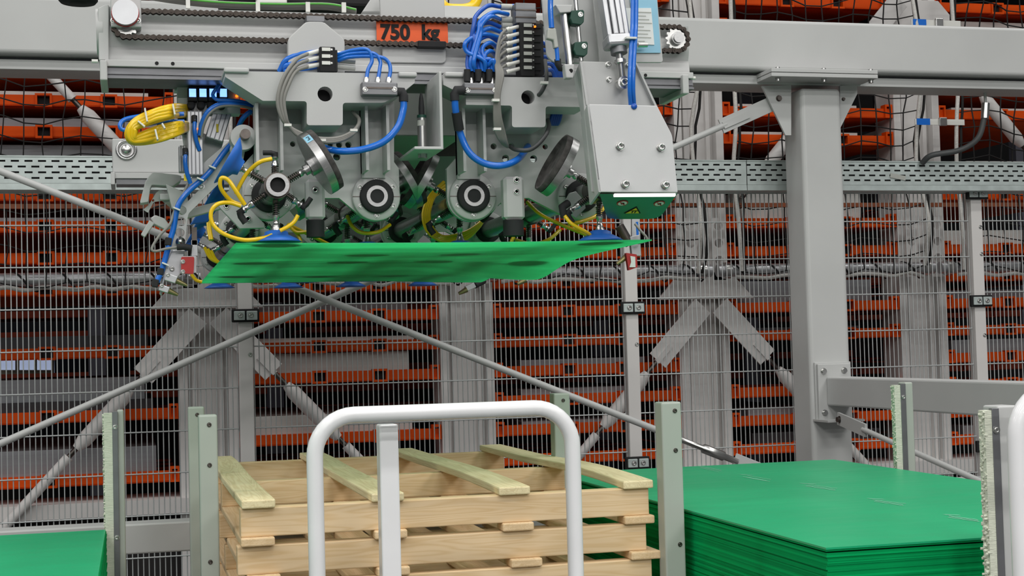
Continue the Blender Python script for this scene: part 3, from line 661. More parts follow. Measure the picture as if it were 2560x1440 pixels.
ob('guide_rail', M().box((xl, YK-.02, z3), (xr, YK+.1, z2)), 'alu_dark', cb); ob('rail_groove', M().box((xl, YK-.024, z3+.006), (xr, YK-.02, z3+.013)), 'alu_dark', cb); ob('rail_lip', M().box((xl, YK-.03, z3-.006), (xr, YK+.12, z3)), 'alu_dark', cb)
for p0, p1, q0, q1 in ((250, 268, 150, 200), (1708, 1722, 186, 234)): m = M(); pbox(m, p0, q0, p1, q1, YK-.045, .2); ob('end_stop', m, 'paint_light', cb, bev=.003)
m = M(); pplate(m, [(245, 20), (262, 12), (272, 12), (272, 150), (247, 150)], YK-.01, .2); ob('end_plate', m, 'paint_light', cb, bev=.002)
ob('end_disc', M().cyl(at(247, 80, YK+.05)+V((-.006, 0, 0)), at(258, 80, YK+.05), .062, n=32), 'paint_light', cb)
for a, b, s in ((245, 153, -1), (1725, 195, 1)): p = at(a, b, YK-.02); ob('stop_pin', M().cyl(p, p+V((s*.016, 0, 0)), .005, n=10), 'white_plastic', cb)
for a, b in ((392, 158), (432, 159), (1614, 188)): p = at(a, b, YK-.031); ob('bore', M().cyl(p, p+V((0, .004, 0)), .005, n=12), 'black', cb)
m = M(); pbox(m, 277, -40, 352, 66, YK-.045, .05); ob('bearing_block', m, 'paint_light', cb, bev=.003)
c = at(313, 34, YK-.05); ob('bearing_cap', M().cyl(c, c+V((0, -.022, 0)), .034, n=36), 'alu', cb, bev=.002)
ob('cap_shim', M().cyl(c, c+V((0, -.004, 0)), .036, n=28), 'red', cb)
for a in (283, 345): pscrew(cb, a, 51, YK-.045, 5, .006)
# sprockets
YCH = YK-.022; RC = 32*pxm(YCH)
L0, R0 = at(316, 60, YCH), at(1690, 98, YCH); R0.z = L0.z+(R0.z-L0.z)
for c in (L0, R0):
    m = M(); nt = 13; o = []
    for k in range(nt*4):
        r = RC*(.80 if k % 4 in (0, 3) else .98); a = 2*math.pi*k/(nt*4); o.append((c.x+r*math.cos(a), c.z+r*math.sin(a)))
    m.plate(o, YCH-.004, .008); s = ob('sprocket', m, 'steel', cb)
    ob('sprocket_hub', M().cyl(c+V((0, .01, 0)), c+V((0, -.018, 0)), .0185, n=24).cyl(c, c+V((0, -.024, 0)), .0145, n=24), 'steel_brush', s, bev=.001)
# chain: one closed loop, each link a part
ch = thing('drive_chain', 'dark roller chain looping along the carriage beam', 'chain', (L0+R0)/2)
def loop_pts():
    d = (R0-L0); Ls = d.length; u = d/Ls; w = V((-u.z, 0, u.x)); pts = []; pitch = .0155; tot = 2*Ls+2*math.pi*RC; n = int(tot/pitch); n -= n % 2
    for k in range(n):
        s = tot*k/n
        if s < Ls: p, a = L0+w*RC+u*s, 0
        elif s < Ls+math.pi*RC: th = (s-Ls)/RC; p, a = R0+(w*math.cos(th)+u*math.sin(th))*RC, -th
        elif s < 2*Ls+math.pi*RC: p, a = R0-w*RC-u*(s-Ls-math.pi*RC), -math.pi
        else: th = (s-2*Ls-math.pi*RC)/RC; p, a = L0+(-w*math.cos(th)-u*math.sin(th))*RC, -math.pi-th
        pts.append((p, a+math.atan2(u.z, u.x)))
    return pts, tot/n
LP, pit = loop_pts()
def link_mesh(yo, nm):
    m = M(); o = []
    for k in range(7): a = math.pi/2+math.pi*k/6; o.append((-pit/2+.0074*math.cos(a), .0074*math.sin(a)))
    o.append((0, -.004))
    for k in range(7): a = -math.pi/2+math.pi*k/6; o.append((pit/2+.0074*math.cos(a), .0074*math.sin(a)))
    o.append((0, .004))
    for s in (-1, 1): m.plate(o, s*yo-.001, .002)
    m.cyl((pit/2, -yo-.003, 0), (pit/2, yo+.003, 0), .0028, n=8); m.cyl((-pit/2, -yo, 0), (-pit/2, yo, 0), .004, n=8)
    return mesh_of(nm, m, 'chain', V((0, 0, 0)))
lk = [link_mesh(.006, 'inner_link'), link_mesh(.0085, 'outer_link')]
for k, (p, a) in enumerate(LP): inst('chain_link', lk[k % 2], p, ch, (0, -a, 0))
m = M(); pbox(m, 1046, 103, 1115, 117, YCH-.016, .03); ob('joint_plate', m, 'black', ch, bev=.002)
# back panel, sign
m = M(); pplate(m, [(948, -30), (1110, -30), (1116, 158), (957, 156)], YK-.008, .012, r=14); pn = ob('sign_panel', m, 'paint_light', None, 'rounded light grey panel bolted to the beam behind the orange sign', 'panel', bev=.002)
sg = thing('weight_sign', 'orange weight limit sign reading 750 kg on the beam', 'sign', at(1030, 102, YK-.012))
m = M(); pbox(m, 942, 53, 1119, 103, YK-.012, .003); ob('sheet', m, 'sign_orange', sg)
def text(s, px, py, Y, hpx, mt, parent, name='lettering', wide=1.0, rot=None):
    cu = bpy.data.curves.new(name, 'FONT'); cu.body = s; cu.size = hpx*pxm(Y)/.69; cu.extrude = .0004; cu.materials.append(MATS[mt]); cu.offset = .0022*hpx/36
    tmp = bpy.data.objects.new('tmp', cu); COL.objects.link(tmp); dg = bpy.context.evaluated_depsgraph_get(); me = bpy.data.meshes.new_from_object(tmp.evaluated_get(dg)); bpy.data.objects.remove(tmp)
    o = bpy.data.objects.new(name, me); link(o, parent, at(px, py, Y)); o.rotation_euler = rot or (math.pi/2, 0, 0); o.scale = (wide, 1, 1); return o
text('750', 951, 96, YK-.014, 36, 'black', sg, wide=.98); text('kg', 1054, 97, YK-.014, 36, 'black', sg, wide=.98)
# things on top of the beam
tcab = thing('cable_bundle', 'grey cables with one green wire tied along the top of the beam', 'cables', at(600, 20, YK+.05))
for k in range(5): ob('cable', M().tube(smooth([at(x, y+k*2.5-6, YK+.03+.012*k) for x, y in ((345, -14), (450, 2), (560, 12), (700, 16), (820, 16), (890, 30))]), .0028 if k == 0 else .0065, 7), 'green_wire' if k == 0 else 'grey_cable', tcab)
for x, y in ((470, 8), (645, 16), (770, 17), (860, 18)): m = M(); pbox(m, x-5, y-12, x+5, y+12, YK+.018, .01); ob('cable_tie', m, 'white_plastic', tcab)
m = M(); pbox(m, 560, -60, 930, 6, YK+.25, .3); ob('drive_housing', m, 'black', None, 'black drive housing behind the top edge of the beam', 'housing', bev=.01)
m = M(); pplate(m, [(905, 30), (965, -60), (1010, -60), (955, 30)], YK+.07, .05); ob('slant_bracket', m, 'paint_light', None, 'slanted grey bracket above the beam left of the sign panel', 'bracket', bev=.003)
m = M(); pplate(m, [(640, -60), (715, -60), (718, 8), (642, 8)], YK+.2, .04); ob('relay_box', m, 'white_plastic', None, 'small white box behind the cables at the top edge', 'box', bev=.004)
ph('energy_hose', [(1085, -60, 4.4), (1105, 10, 4.4), (1145, 22, 4.4), (1185, 12, 4.4), (1205, -40, 4.4)], .016, 'yellow_hose', 'yellow hose dipping behind the beam at the top edge')
m = M(); pbox(m, 1100, 20, 1300, 46, 4.251, .3); ob('rear_girder', m, 'paint_grey', None, 'short grey girder behind the hose bundle at the top', 'girder')
w = thing('buffer_wheel', 'dark round buffer wheel under the top edge at the left', 'wheel', at(195, 20, 5.2))
p = at(195, -60, 5.2); q = at(195, 8, 5.2); ob('tyre', M().lathe(p, (q-p), [(.066, 0), (.066, (q-p).length*.9), (.058, (q-p).length), (.03, (q-p).length), (.028, (q-p).length+.002), (0, (q-p).length+.002)], 28), 'rubber', w)
# rear carriage beam
YK2 = 6.42
rb = thing('carriage_beam', 'rear carriage beam end with round bolt left of the gripper', 'beam', (.75, YK2+.1, 2.35))
m = M(); a = at(281, 432, YK2); b = at(281, 346, YK2); ob('beam', M().box((a.x, YK2, a.z), (xr+.02, YK2+.2, b.z)), 'paint_light', rb, bev=.006)
a = at(281, 452, YK2-.03); ob('rail_flange', M().box((a.x+.01, YK2-.03, at(281, 446, YK2-.03).z), (xr, YK2+.15, at(281, 432, YK2-.03).z)), 'paint_light', rb, bev=.002)
ob('guide_rail', M().box((a.x+.015, YK2-.02, at(281, 460, YK2-.03).z), (xr, YK2+.1, at(281, 446, YK2-.03).z)), 'alu_dark', rb)
m = M(); pbox(m, 277, 430, 287, 461, YK2-.045, .2); ob('end_stop', m, 'paint_light', rb, bev=.002)
c = at(316, 375, YK2); ob('washer', M().lathe(c, (0, -1, 0), [(.044, 0), (.044, .006), (.034, .007), (.034, .005), (.026, .005)], 28), 'steel_brush', rb, label='tan washer ring'); ob('axle_bolt', M().lathe(c, (0, -1, 0), [(.022, 0), (.022, .012), (.017, .018), (0, .018)], 20), 'steel', rb)
# ================================================================== GRIPPER FRAMES
YG = 3.90; YBP = 4.05
def fan(c, r, a0, a1, n=14): return [(c[0]+r*math.cos(math.radians(a0+(a1-a0)*k/n)), c[1]-r*math.sin(math.radians(a0+(a1-a0)*k/n))) for k in range(n+1)]
def frame(label, hanger, stem_r, hole, blocks, ribs, bearing_outline, holes, bcs, tag):
    t = thing('gripper_unit', label, 'gripper frame', at(hole[0], hole[1], YG))
    m = M(); pplate(m, hanger, YG, .13, [hole], r=stem_r); ob('hanger_plate', m, 'paint_light', t, bev=.003)
    c = at(hole[0], hole[1], YG+.05); ob('bore_dark', M().cyl(c, c+V((0, .07, 0)), hole[2]*pxm(YG)*1.05, n=20), 'black', t)
    for b in blocks: m = M(); pbox(m, *b, YG-.012, .16); ob('hook_block', m, 'paint_light', t, bev=.004)
    for x0, x1, y0, y1 in ribs:
        xa, xb = at(x0, y0, YG+.05).x, at(x1, y0, YG+.05).x; za, zb_ = at(x0, y1, YG+.05).z, at(x0, y0, YG+.05).z
        ob('rib', M().box((xa, YG+.05, za), (xa+.008, YBP, zb_)).box((xb-.008, YG+.05, za), (xb, YBP, zb_)).box((xa, YBP-.02, za-.012), (xb, YBP-.001, zb_)), 'paint_light', t)
    for Y, nm in ((YBP, 'bearing_plate'), (5.2, 'bearing_plate'), (6.6, 'bearing_plate')):
        o = pz(bearing_outline, YBP); hs = [circ((at(h[0], h[1], YBP).x, at(h[0], h[1], YBP).z), h[2]*pxm(YBP), 14) for h in holes]
        ob(nm, M().plate(o, Y, .02, hs if Y == YBP else ()), 'paint_light', t)
        for c0 in bcs:
            c = at(c0[0], c0[1], YBP); c.y = Y
            fl = ob('bearing_flange', M().lathe(c+V((0, 0, 0)), (0, -1, 0), [(.067, 0), (.067, .012), (.064, .015), (.045, .015)], 36), 'paint_light', t)
            ob('seal_ring', M().lathe(c, (0, -1, 0), [(.047, .01), (.047, .024), (.044, .027), (.032, .027)], 32), 'rubber', fl)
            for k in range(6):
                a = math.radians(30+60*k); screw(fl, c+V((.0525*math.cos(a), -.015, .0525*math.sin(a))), r=.0055, h=.004)
            ob('split_line', M().box((c.x-.0665, c.y-.0158, c.z-.001), (c.x-.046, c.y-.0148, c.z+.001)).box((c.x+.046, c.y-.0158, c.z-.001), (c.x+.0665, c.y-.0158+.001, c.z+.001)), 'steel_dark', fl)
    return t
BC = [(671, 490), (939, 493), (1180, 492), (1449, 492)]
hl = [(563, 178), (563, 192), (657, 252), (767, 253), (767, 313), (857, 313), (857, 257), (960, 257), (1000, 236), (1037, 207), (1037, 184), (563, 178)][:-1]
ol = [(612, 380), (640, 360), (640, 258), (985, 258), (985, 405), (997, 421), (999, 493)]+fan(BC[1], 60, 0, -130)+[(848, 495), (760, 495), (733, 520)]+fan(BC[0], 62, -40, -140)+[(612, 520), (606, 500), (606, 411)]
gl = frame('left grey gripper frame with T shaped hanger plate and two bearings', hl, [2, 2, 2, 8, 8, 8, 8, 8, 4, 4, 2], (812.7, 235, 19), [(560, 169, 623, 180), (997, 180, 1043, 191)], [(638, 706, 258, 425), (912, 972, 262, 425)], ol,
           [(732, 360, 7), (826, 361, 7), (848, 362, 8), (871, 362, 8), (842, 392, 9.5)], BC[:2], 'l')
hr = [(1108, 190), (1108, 212), (1165, 240), (1165, 262), (1280, 264), (1280, 318), (1364, 318), (1364, 266), (1470, 268), (1470, 194), (1175, 192)]
orr = [(1147, 387), (1147, 258), (1470, 258), (1508, 420), (1511, 492)]+fan(BC[3], 62, 0, -130)+[(1322, 495), (1263, 495)]+fan(BC[2], 62, -40, -180)+[(1117, 421)]
gr = frame('right grey gripper frame with T shaped hanger plate and two bearings', hr, [2, 2, 2, 2, 8, 8, 8, 8, 2, 2, 2], (1320, 243, 18), [(1113, 180, 1160, 191)], [(1155, 1213, 262, 428)], orr,
           [(1234, 366, 8), (1279, 365, 8), (1318, 366, 8), (1340, 365, 6), (1363, 367, 7), (1264, 396, 9.5), (1334, 397, 9.5)], BC[2:], 'r')
# lower bracket under the first bearing
m = M(); pplate(m, [(548, 505), (608, 505), (662, 560), (662, 570), (600, 572), (548, 518)], YBP-.03, .02); lb = ob('lower_bracket', m, 'paint_light', None, 'small angled grey bracket left below the first bearing', 'bracket', bev=.002)
for a, b in ((566, 515), (620, 547)): pscrew(lb, a, b, YBP-.03, 7, .005)
# pentagon clamp plate on the chain
m = M(); pplate(m, [(720, 96), (766, 53), (808, 53), (862, 98), (862, 182), (720, 182)], YK-.075, .03, r=[10, 10, 10, 10, 0, 0]); pc = ob('chain_plate', m, 'paint_light', None, 'light grey pointed plate clamped to the chain', 'plate', bev=.003)
m = M(); pbox(m, 766, 40, 812, 54, YK-.075, .06); ob('chain_clamp', m, 'alu_dark', pc, bev=.002)
# central dark body and duct
m = M(); a, b = at(985, 340, 4.35), at(1155, 200, 4.35); m.box((a.x, 4.35, a.z), (b.x, 6.3, b.z)); ob('machine_housing', m, 'paint_grey', None, 'shaded grey body between the two gripper frames', 'machine body', bev=.004)
m = M(); a, b = at(700, 300, 4.6), at(1420, 210, 4.6); m.box((a.x, 4.6, a.z), (b.x, 6.3, b.z)); ob('cross_duct', m, 'deck_dark', None, 'dark cross duct behind the gripper frames', 'duct')
# C bracket and sensor
br = thing('sensor_bracket', 'tall U shaped sheet metal bracket between the two gripper frames', 'bracket', at(1090, 390, YG))
X = at(1103, 280, YG-.04).x; zt_, zb_ = at(1103, 179, YG-.04).z, at(1103, 370, YG-.04).z
ob('side_plate', M().box((X-.004, YG-.04, zb_), (X+.004, YG+.16, zt_)), 'paint_light', br, bev=.002)
ob('bottom_plate', M().box((X-.075, YG-.04, zb_-.004), (X+.004, YG+.2, zb_+.004)), 'paint_light', br, bev=.002)
ss = thing('barrel_sensor', 'cylindrical steel sensor standing in the U shaped bracket', 'sensor', at(1057, 380, YG+.06))
c = at(1056, 368, YG+.05); p = at(1056, 288, YG+.05); p.x = c.x
ob('barrel', M().cyl(c+V((0, 0, -.03)), p, .0125, n=20), 'steel', ss); ob('teal_band', M().cyl(p-V((0, 0, .008)), p, .0128, n=20), 'clamp_green', ss); ob('plug', M().lathe(p, (0, 0, 1), [(.008, 0), (.008, .02), (.006, .045), (.003, .06)], 14), 'rubber', ss); ob('nut', M().cyl(c+V((0, 0, -.014)), c+V((0, 0, -.006)), .018, n=6), 'steel', ss)
ob('warning_tag', M().cyl(p+V((-.001, 0, -.03)), p+V((-.001, 0, -.015)), .01285, n=20), 'label_grey', ss)
# ================================================================== STEM POSTS WITH RUBBER FEET
for (x0, x1, ya, yb, yc, bolts), lab in (((767, 812, 447, 549, 592, ((788, 475),)), 'square grey stop post with black rubber foot left of the middle'), ((1262, 1311, 441, 549, 589, ((1291, 450), (1291, 479))), 'square grey stop post with black rubber foot right of the middle')):
    t = thing('stop_post', lab, 'stop post', at((x0+x1)/2, yc, YG+.05), 'rubber footed stop posts')
    a, b = at(x0, yb, YG+.04), at(x1, ya, YG+.04)
    ob('post', M().box((a.x, YG+.04, a.z), (b.x, YG+.085, b.z)), 'paint_light', t, bev=.008, seg=1)
    c = V(((a.x+b.x)/2, YG+.062, a.z)); zf = at(x0, yc, YG+.04).z; ob('rubber_foot', M().cyl(V((c.x, c.y, zf)), c, (b.x-a.x)/2*.97, n=24), 'rubber', t)
    for s in bolts: pscrew(t, s[0], s[1], YG+.04, 7, .005)
# ================================================================== SHAFTS AND SUCTION SPIDERS
ZSH = 1.885
SC_ = [at(b[0], b[1], YBP) for b in BC]
for k, c in enumerate(SC_):
    y0 = 3.78 if k in (0, 3) else YBP-.03
    t = thing('gripper_shaft', ['hollow steel shaft of the leftmost spider', 'hollow steel shaft in the second bearing', 'hollow steel shaft in the third bearing', 'hollow steel shaft behind the cover box'][k], 'shaft', (c.x, 5.2, c.z), 'hollow gripper shafts')
    ob('tube', M().pipe((c.x, y0, c.z), (c.x, 6.8, c.z), .0295, .0195, 28), 'steel_brush', t); ob('bore_shade', M().cyl((c.x, y0+.014, c.z), (c.x, 6.7, c.z), .019, n=16), 'black', t)  # black plug stands in for the shade inside the hollow shaft
def arm_mesh(kind):
    # along +X from hub
    P = {}
    P['rod'] = mesh_of('rod', M().cyl((.025, 0, 0), (.095, 0, 0), .0042, n=8).lathe((.03, 0, 0), (1, 0, 0), [(.008, 0), (.008, .008), (.005, .012)], 10), 'steel_dark', V((0, 0, 0)))
    P['spring'] = mesh_of('spring', M().spring((.038, 0, 0), (.072, 0, 0), .0085, .0016, 6), 'steel_dark', V((0, 0, 0)))
    P['collar'] = mesh_of('collar', M().lathe((.072, 0, 0), (1, 0, 0), [(.0095, 0), (.0095, .008), (.007, .01), (.007, .024), (.0095, .025), (.0095, .03)], 12), 'steel', V((0, 0, 0)))
    P['fitting'] = mesh_of('fitting', M().lathe((.1, 0, 0), (1, 0, 0), [(.0085, 0), (.0085, .018), (.0065, .02), (.0065, .026)], 12), 'rubber', V((0, 0, 0)))
    return P
AM = arm_mesh(0)
elbow = mesh_of('elbow', M().cyl((.1, 0, 0), (.118, 0, 0), .0085, n=10).tube([(.112, 0, 0), (.116, 0, .01), (.116, 0, .03)], .0088, 10), 'rubber', V((0, 0, 0)))
silver = mesh_of('steel_disc', M().lathe((.108, 0, 0), (1, 0, 0), [(.014, -.02), (.014, -.008)], 24).lathe((.108, 0, 0), (1, 0, 0), [(.024, -.006), (.024, .01)], 28).lathe((.108, 0, 0), (1, 0, 0), [(.088, .01), (.088, .031)], 56), 'steel_brush', V((0, 0, 0)))
srub = mesh_of('rubber_rim', M().lathe((.108, 0, 0), (1, 0, 0), [(.0875, .032), (.086, .046), (.08, .046), (.078, .036), (0, .036)], 44), 'disc_felt', V((0, 0, 0)))
bdisc = mesh_of('blue_disc', M().lathe((.1, 0, 0), (1, 0, 0), [(.02, 0), (.025, .012), (.045, .022), (.068, .04), (.066, .042), (.03, .03), (0, .028)], 32), 'cup_blue', V((0, 0, 0)))
hub = mesh_of('hub', M().pipe((0, -.05, 0), (0, .05, 0), .034, .0296, 28), 'steel_dark', V((0, 0, 0)))
zc = SC_[0].z
cupd = zc-ZSH-.004                           # distance hub centre -> cup lip
stem = mesh_of('cup_stem', M().lathe((0, 0, -.1), (0, 0, -1), [(.0095, 0), (.0095, cupd-.14), (.014, cupd-.13), (.018, cupd-.122)], 14), 'steel', V((0, 0, 0)))
cup = mesh_of('suction_cup', M().lathe((0, 0, -(cupd-.026)), (0, 0, -1), [(.02, -.004), (.03, 0), (.031, .007), (.036, .009), (.05, .016), (.066, .026), (.064, .0265), (.03, .014)], 36), 'cup_blue', V((0, 0, 0)))
def spider(c, Y, label, disc=None, blue=None, full=True):
    c = V((c.x, Y, c.z)); t = thing('suction_spider', label, 'suction gripper', c, 'suction spiders on the gripper shafts')
    inst('hub', hub, c, t)
    for a in ((30, 90, 150, 215, 270, 325) if full else (30, 150, 270)):
        r = (0, -math.radians(a), 0)
        ps = [inst('rod', AM['rod'], c, t, r), inst('spring', AM['spring'], c, t, r), inst('collar', AM['collar'], c, t, r)]
        if a == 270:
            inst('cup_stem', stem, c, t); inst('fitting', AM['fitting'], c, t, r); inst('suction_cup', cup, c, t, label='blue rubber suction cup')
        elif a == disc:
            s = inst('steel_disc', silver, c, t, r, label='round steel rimmed suction disc'); o = bpy.data.objects.new('rubber_rim', srub); COL.objects.link(o); o.parent = s
        elif a == blue: inst('blue_disc', bdisc, c, t, r, label='blue rubber suction disc'); inst('fitting', AM['fitting'], c, t, r)
        elif full:
            ps.append(inst('elbow', elbow, c, t, r))
            if a in (90, 325):
                for o in ps: o.scale = (.78, 1, 1)
    return t
sp1 = spider(SC_[0], 3.845, 'front suction spider on the leftmost shaft with big steel disc', 30, 150)
sp4 = spider(SC_[3], 3.87, 'front suction spider beside the cover box with dark faced disc', 150)
spider(SC_[1], 4.22, 'suction spider just behind the second bearing', 30, 150)
spider(SC_[2], 4.22, 'suction spider just behind the third bearing', 150, 30)
for j, Y in enumerate((4.62, 5.38, 5.95, 6.45)):
    for k in range(4):
        spider(SC_[k], Y, f'shaded suction spider, {ORD[j+1]} row from the front on the {ORD[k]} shaft', {0: 30, 1: 30, 2: 150, 3: 150}[k] if j == 0 else None, 150 if k == 0 else None, full=(j < 2))
for k, (px, py, Y) in enumerate(((522, 740, 6.78), (562, 728, 6.7))): pass
# number label on the rim of the first disc
n_ = V((math.cos(math.radians(30)), 0, math.sin(math.radians(30)))); t_ = V((-n_.z, 0, n_.x)); c_ = V((SC_[0].x, 3.845, SC_[0].z))
rim = lambda an, h, r=.0886: c_+n_*(.108+h)+(t_*math.cos(an)+V((0, -1, 0))*math.sin(an))*r
m = M(); vs = []
for k in range(7):
    an = .62+.30*k/6; vs += [rim(an, .0115), rim(an, .0305)]
m.add(vs, [(2*k, 2*k+1, 2*k+3, 2*k+2) for k in range(6)], True)
lb_ = ob('number_label', m, 'film_blue', sp1)
m = M(); g = [(-.004, .006), (.003, .006), (.004, .0035), (.0, .0005), (.004, -.0025), (.003, -.006), (-.004, -.006)]
gp = [rim(.77+a/.0886, .021+b, .0894) for a, b in [(q[1], q[0]) for q in g]]; m.tube(gp, .0008, 5); ob('digit', m, 'marker', lb_)
# ================================================================== LIFTED GREEN SHEET
m = M(); nx, ny = 40, 60; x0, x1 = at(590, 605, 3.8).x, at(1630, 606, 3.8).x; vs = []
def zs(x, y):
    u = (x-x0)/(x1-x0); s = max(0, (u-.55)/.45); s = s*s*(3-2*s)
    return ZSH-.045*s*math.exp(-((y-4.98)/.3)**2)-.012*s*math.exp(-((y-5.85)/.15)**2)-.003*math.sin(u*math.pi)*(1+math.sin(y*5))
for j in range(ny+1):
    y = 3.8+2.06*j/ny
    for i in range(nx+1):
        x = x0+(x1-x0)*i/nx; vs.append((x, y, zs(x, y)))
m.add(vs, [(j*(nx+1)+i, j*(nx+1)+i+1, (j+1)*(nx+1)+i+1, (j+1)*(nx+1)+i) for j in range(ny) for i in range(nx)], True)
o = ob('lifted_sheet', m, 'green_film', None, 'translucent green plastic sheet hanging level from the blue suction cups', 'plastic sheet'); s = o.modifiers.new('s', 'SOLIDIFY'); s.thickness = .0035; s.offset = -1
# ================================================================== VALVES AND AIR HOSES, LEFT
YV = 3.90
vl = thing('valve_stack', 'black valve stack with three white labels on the left frame', 'valve block', at(820, 178, YV))
m = M(); pbox(m, 800, 117, 838, 180, YV, .06); ob('body', m, 'black', vl, bev=.003); m = M(); pbox(m, 838, 125, 843, 178, YV+.01, .05); ob('end_cap', m, 'rubber', vl)
for k in range(3):
    m = M(); pbox(m, 805, 119+k*17, 826, 127+k*17, YV-.003, .004); ob('label_plate', m, 'white_plastic', vl); pscrew(vl, 829, 124+k*17, YV, 2, .003, name='screw')
    m = M(); p = at(800, 127+k*17, YV+.02); q = at(768, 135+k*16, YV+.0); m.cyl(p, q, .006, n=10); ob('plug', m, 'white_plastic', vl)
    m = M(); m.cyl(at(843, 134+k*16, YV+.03), at(888, 138+k*16, YV+.03), .0075, n=12); ob('silencer', m, 'label_grey' if k else 'steel', vl)
gm = lambda *p: [at(*q) for q in p]
for k in range(3):
    ph('grey_cable', [(770, 134+k*16, YV), (740, 150+k*14, YV-.02), (708+k*7, 195+k*8, YV-.03), (694+k*8, 250, YV-.03), (703+k*6, 292, YV-.025), (718+k*2, 312, YV-.015), (745, 330+k*4, YV-.01), (790, 345+k*4, YV-.005), (845, 345+k*4, YV-.005), (885, 326+k*3, YV), (898, 300, YV+.03), (880, 280, YV+.07)], .0052, 'grey_cable', 'grey cable looping from the left valve stack under the T shaped plate', cat='cable', group='three grey cables of the left valve stack')
    ph('air_hose', [(800, 130+k*17, YV+.07), (750, 135+k*20, YV+.08), (715, 150+k*14, YV+.08), (698+k*14, 178, YV+.1)], .007, 'blue_hose', 'blue air hose arching behind the left valve stack', group='blue hoses behind the left valve stack')
for k, (x, y0) in enumerate(((916, 196), (945, 197), (972, 196))):
    ph('air_hose', [(845, 136+k*8, YV+.02), (880, 126+k*8, YV), (918+k*14, 124+k*9, YV-.01), (930+k*20, 150+k*2, YV-.01), (x+4, 175, YV-.012), (x, 200, YV-.015)], .0052, 'blue_hose', f'blue air hose arching to the {ORD[k]} port of the left manifold', group='three arched blue hoses on the left frame')
def manifold(x0, x1, y0, y1, tops, lab, Y):
    t = thing('air_manifold', lab, 'manifold', at((x0+x1)/2, y1, Y))
    m = M(); pbox(m, x0, y0, x1, y1, Y, .03); ob('block', m, 'alu_dark', t, bev=.003)
    m = M(); pbox(m, x0+6, y0+12, x1-10, y0+15, Y-.002, .004); ob('groove', m, 'steel_dark', t)
    for x in (x0+8, x1-8): pscrew(t, x, y0+17, Y, 5, .003)
    for x in tops:
        c = at(x, y0, Y+.012); ob('fitting', M().lathe(c, (0, 0, 1), [(.008, -.002), (.008, .008), (.006, .01), (.006, .014)], 10), 'steel', t)
    return t
manifold(905, 994, 206, 237, (916, 945, 972), 'aluminium air manifold with three blue hoses on the left frame', YG-.03)
def elbow_hose(e0, pts, lab, r=.0095, parts=()):
    t = thing('air_hose', lab, 'hose', at(*pts[-1]))
    ob('elbow', M().tube([at(*p) for p in e0], .0125, 12), 'rubber', t); ob('tube', M().tube(smooth([at(*p) for p in pts]), r, 12), 'blue_hose', t)
    for a, b, rr in parts: ob('union', M().cyl(at(*a), at(*b), rr, n=14), 'rubber', t)
elbow_hose([(990, 230, YG-.015), (1006, 230, YG-.02), (1009, 240, YG-.02), (1009, 254, YG-.02)], [(1009, 250, YG-.02), (1008, 275, YG-.02), (994, 318, YG-.02), (958, 355, YG-.02), (905, 374, YG-.01), (850, 378, YG), (810, 370, YG+.04), (785, 362, YG+.12)], 'thick blue hose sagging from the left manifold across the bearing plate')
elbow_hose([(1165, 226, YG-.02), (1140, 226, YG-.025), (1136, 236, YG-.025), (1137, 252, YG-.025)], [(1137, 248, YG-.025), (1139, 275, YG-.02), (1148, 325, YG), (1172, 380, YG), (1210, 408, YG), (1255, 414, YG), (1295, 398, YG+.03), (1320, 366, YG+.14)], 'thick blue hose sagging from the right manifold across the bearing plate', parts=(((1141, 281, YG-.018), (1148, 325, YG-.003), .0135),))
# ================================================================== VALVES AND AIR HOSES, RIGHT
manifold(1161, 1245, 208, 235, (1178, 1203, 1230), 'aluminium air manifold with three black fittings on the right frame', YG-.03)
for k, x in enumerate((1174, 1202, 1229)):
    for s in (-1, 1): ob('push_fitting', M().cyl(at(x+s*6, 204, YG-.02+.02*(s > 0)), at(x+s*6, 174, YG-.02+.02*(s > 0)), .009, n=12), 'rubber', None, f'black push fitting on the right manifold, {ORD[k*2+(s>0)]} from the left', 'fitting', 'black push fittings of the right manifold')
vr = thing('valve_stack', 'tall black valve stack with seven white labels on the right frame', 'valve block', at(1330, 190, YV))
m = M(); pbox(m, 1303, 57, 1334, 190, YV, .06); ob('body', m, 'black', vr, bev=.002); m = M(); pbox(m, 1334, 60, 1357, 186, YV+.015, .05); ob('ribbed_side', m, 'rubber', vr)
m = M(); pbox(m, 1290, 8, 1340, 57, YV+.005, .055); ob('grey_cap', m, 'alu_dark', vr, bev=.002)
for y in (24, 42): m = M(); pbox(m, 1289, y, 1341, y+1.5, YV+.003, .01); ob('seam', m, 'steel_dark', vr)
for k in range(7):
    y = 59+k*17.6
    m = M(); pbox(m, 1310, y, 1330, y+8, YV-.003, .004); ob('label_plate', m, 'label_grey', vr); pscrew(vr, 1333, y+4, YV, 1.8, .003, name='screw')
    m = M(); m.cyl(at(1302, y+6, YV+.02), at(1272, y+14, YV+.0), .0055, n=10).cyl(at(1274, y+13, YV), at(1266, y+16, YV), .0065, n=10); ob('plug', m, 'white_plastic', vr)
    m = M(); pbox(m, 1334, y+9, 1352, y+11, YV+.012, .01); ob('fin', m, 'black', vr)
c = at(1337, 67, YV); ob('status_light', M().lathe(c, (0, -1, 0), [(.003, 0), (.003, .004), (0, .006)], 10), 'led', vr, label='glowing orange status light')
sy = [17, 49, 64, 78, 95, 112, 126, 146]
for k, y in enumerate(sy):
    m = M(); m.cyl(at(1252+k, y, YV+.05), at(1288, y+1, YV+.05), .0088, n=14); ob('silencer', m, 'label_grey', vr); m = M(); m.cyl(at(1280, y+1, YV+.05), at(1291, y+1, YV+.05), .0094, n=14); ob('blue_ring', m, 'blue_hose', vr)
hx_ = [1172, 1180, 1188, 1197, 1205, 1212, 1222, 1230, 1236]
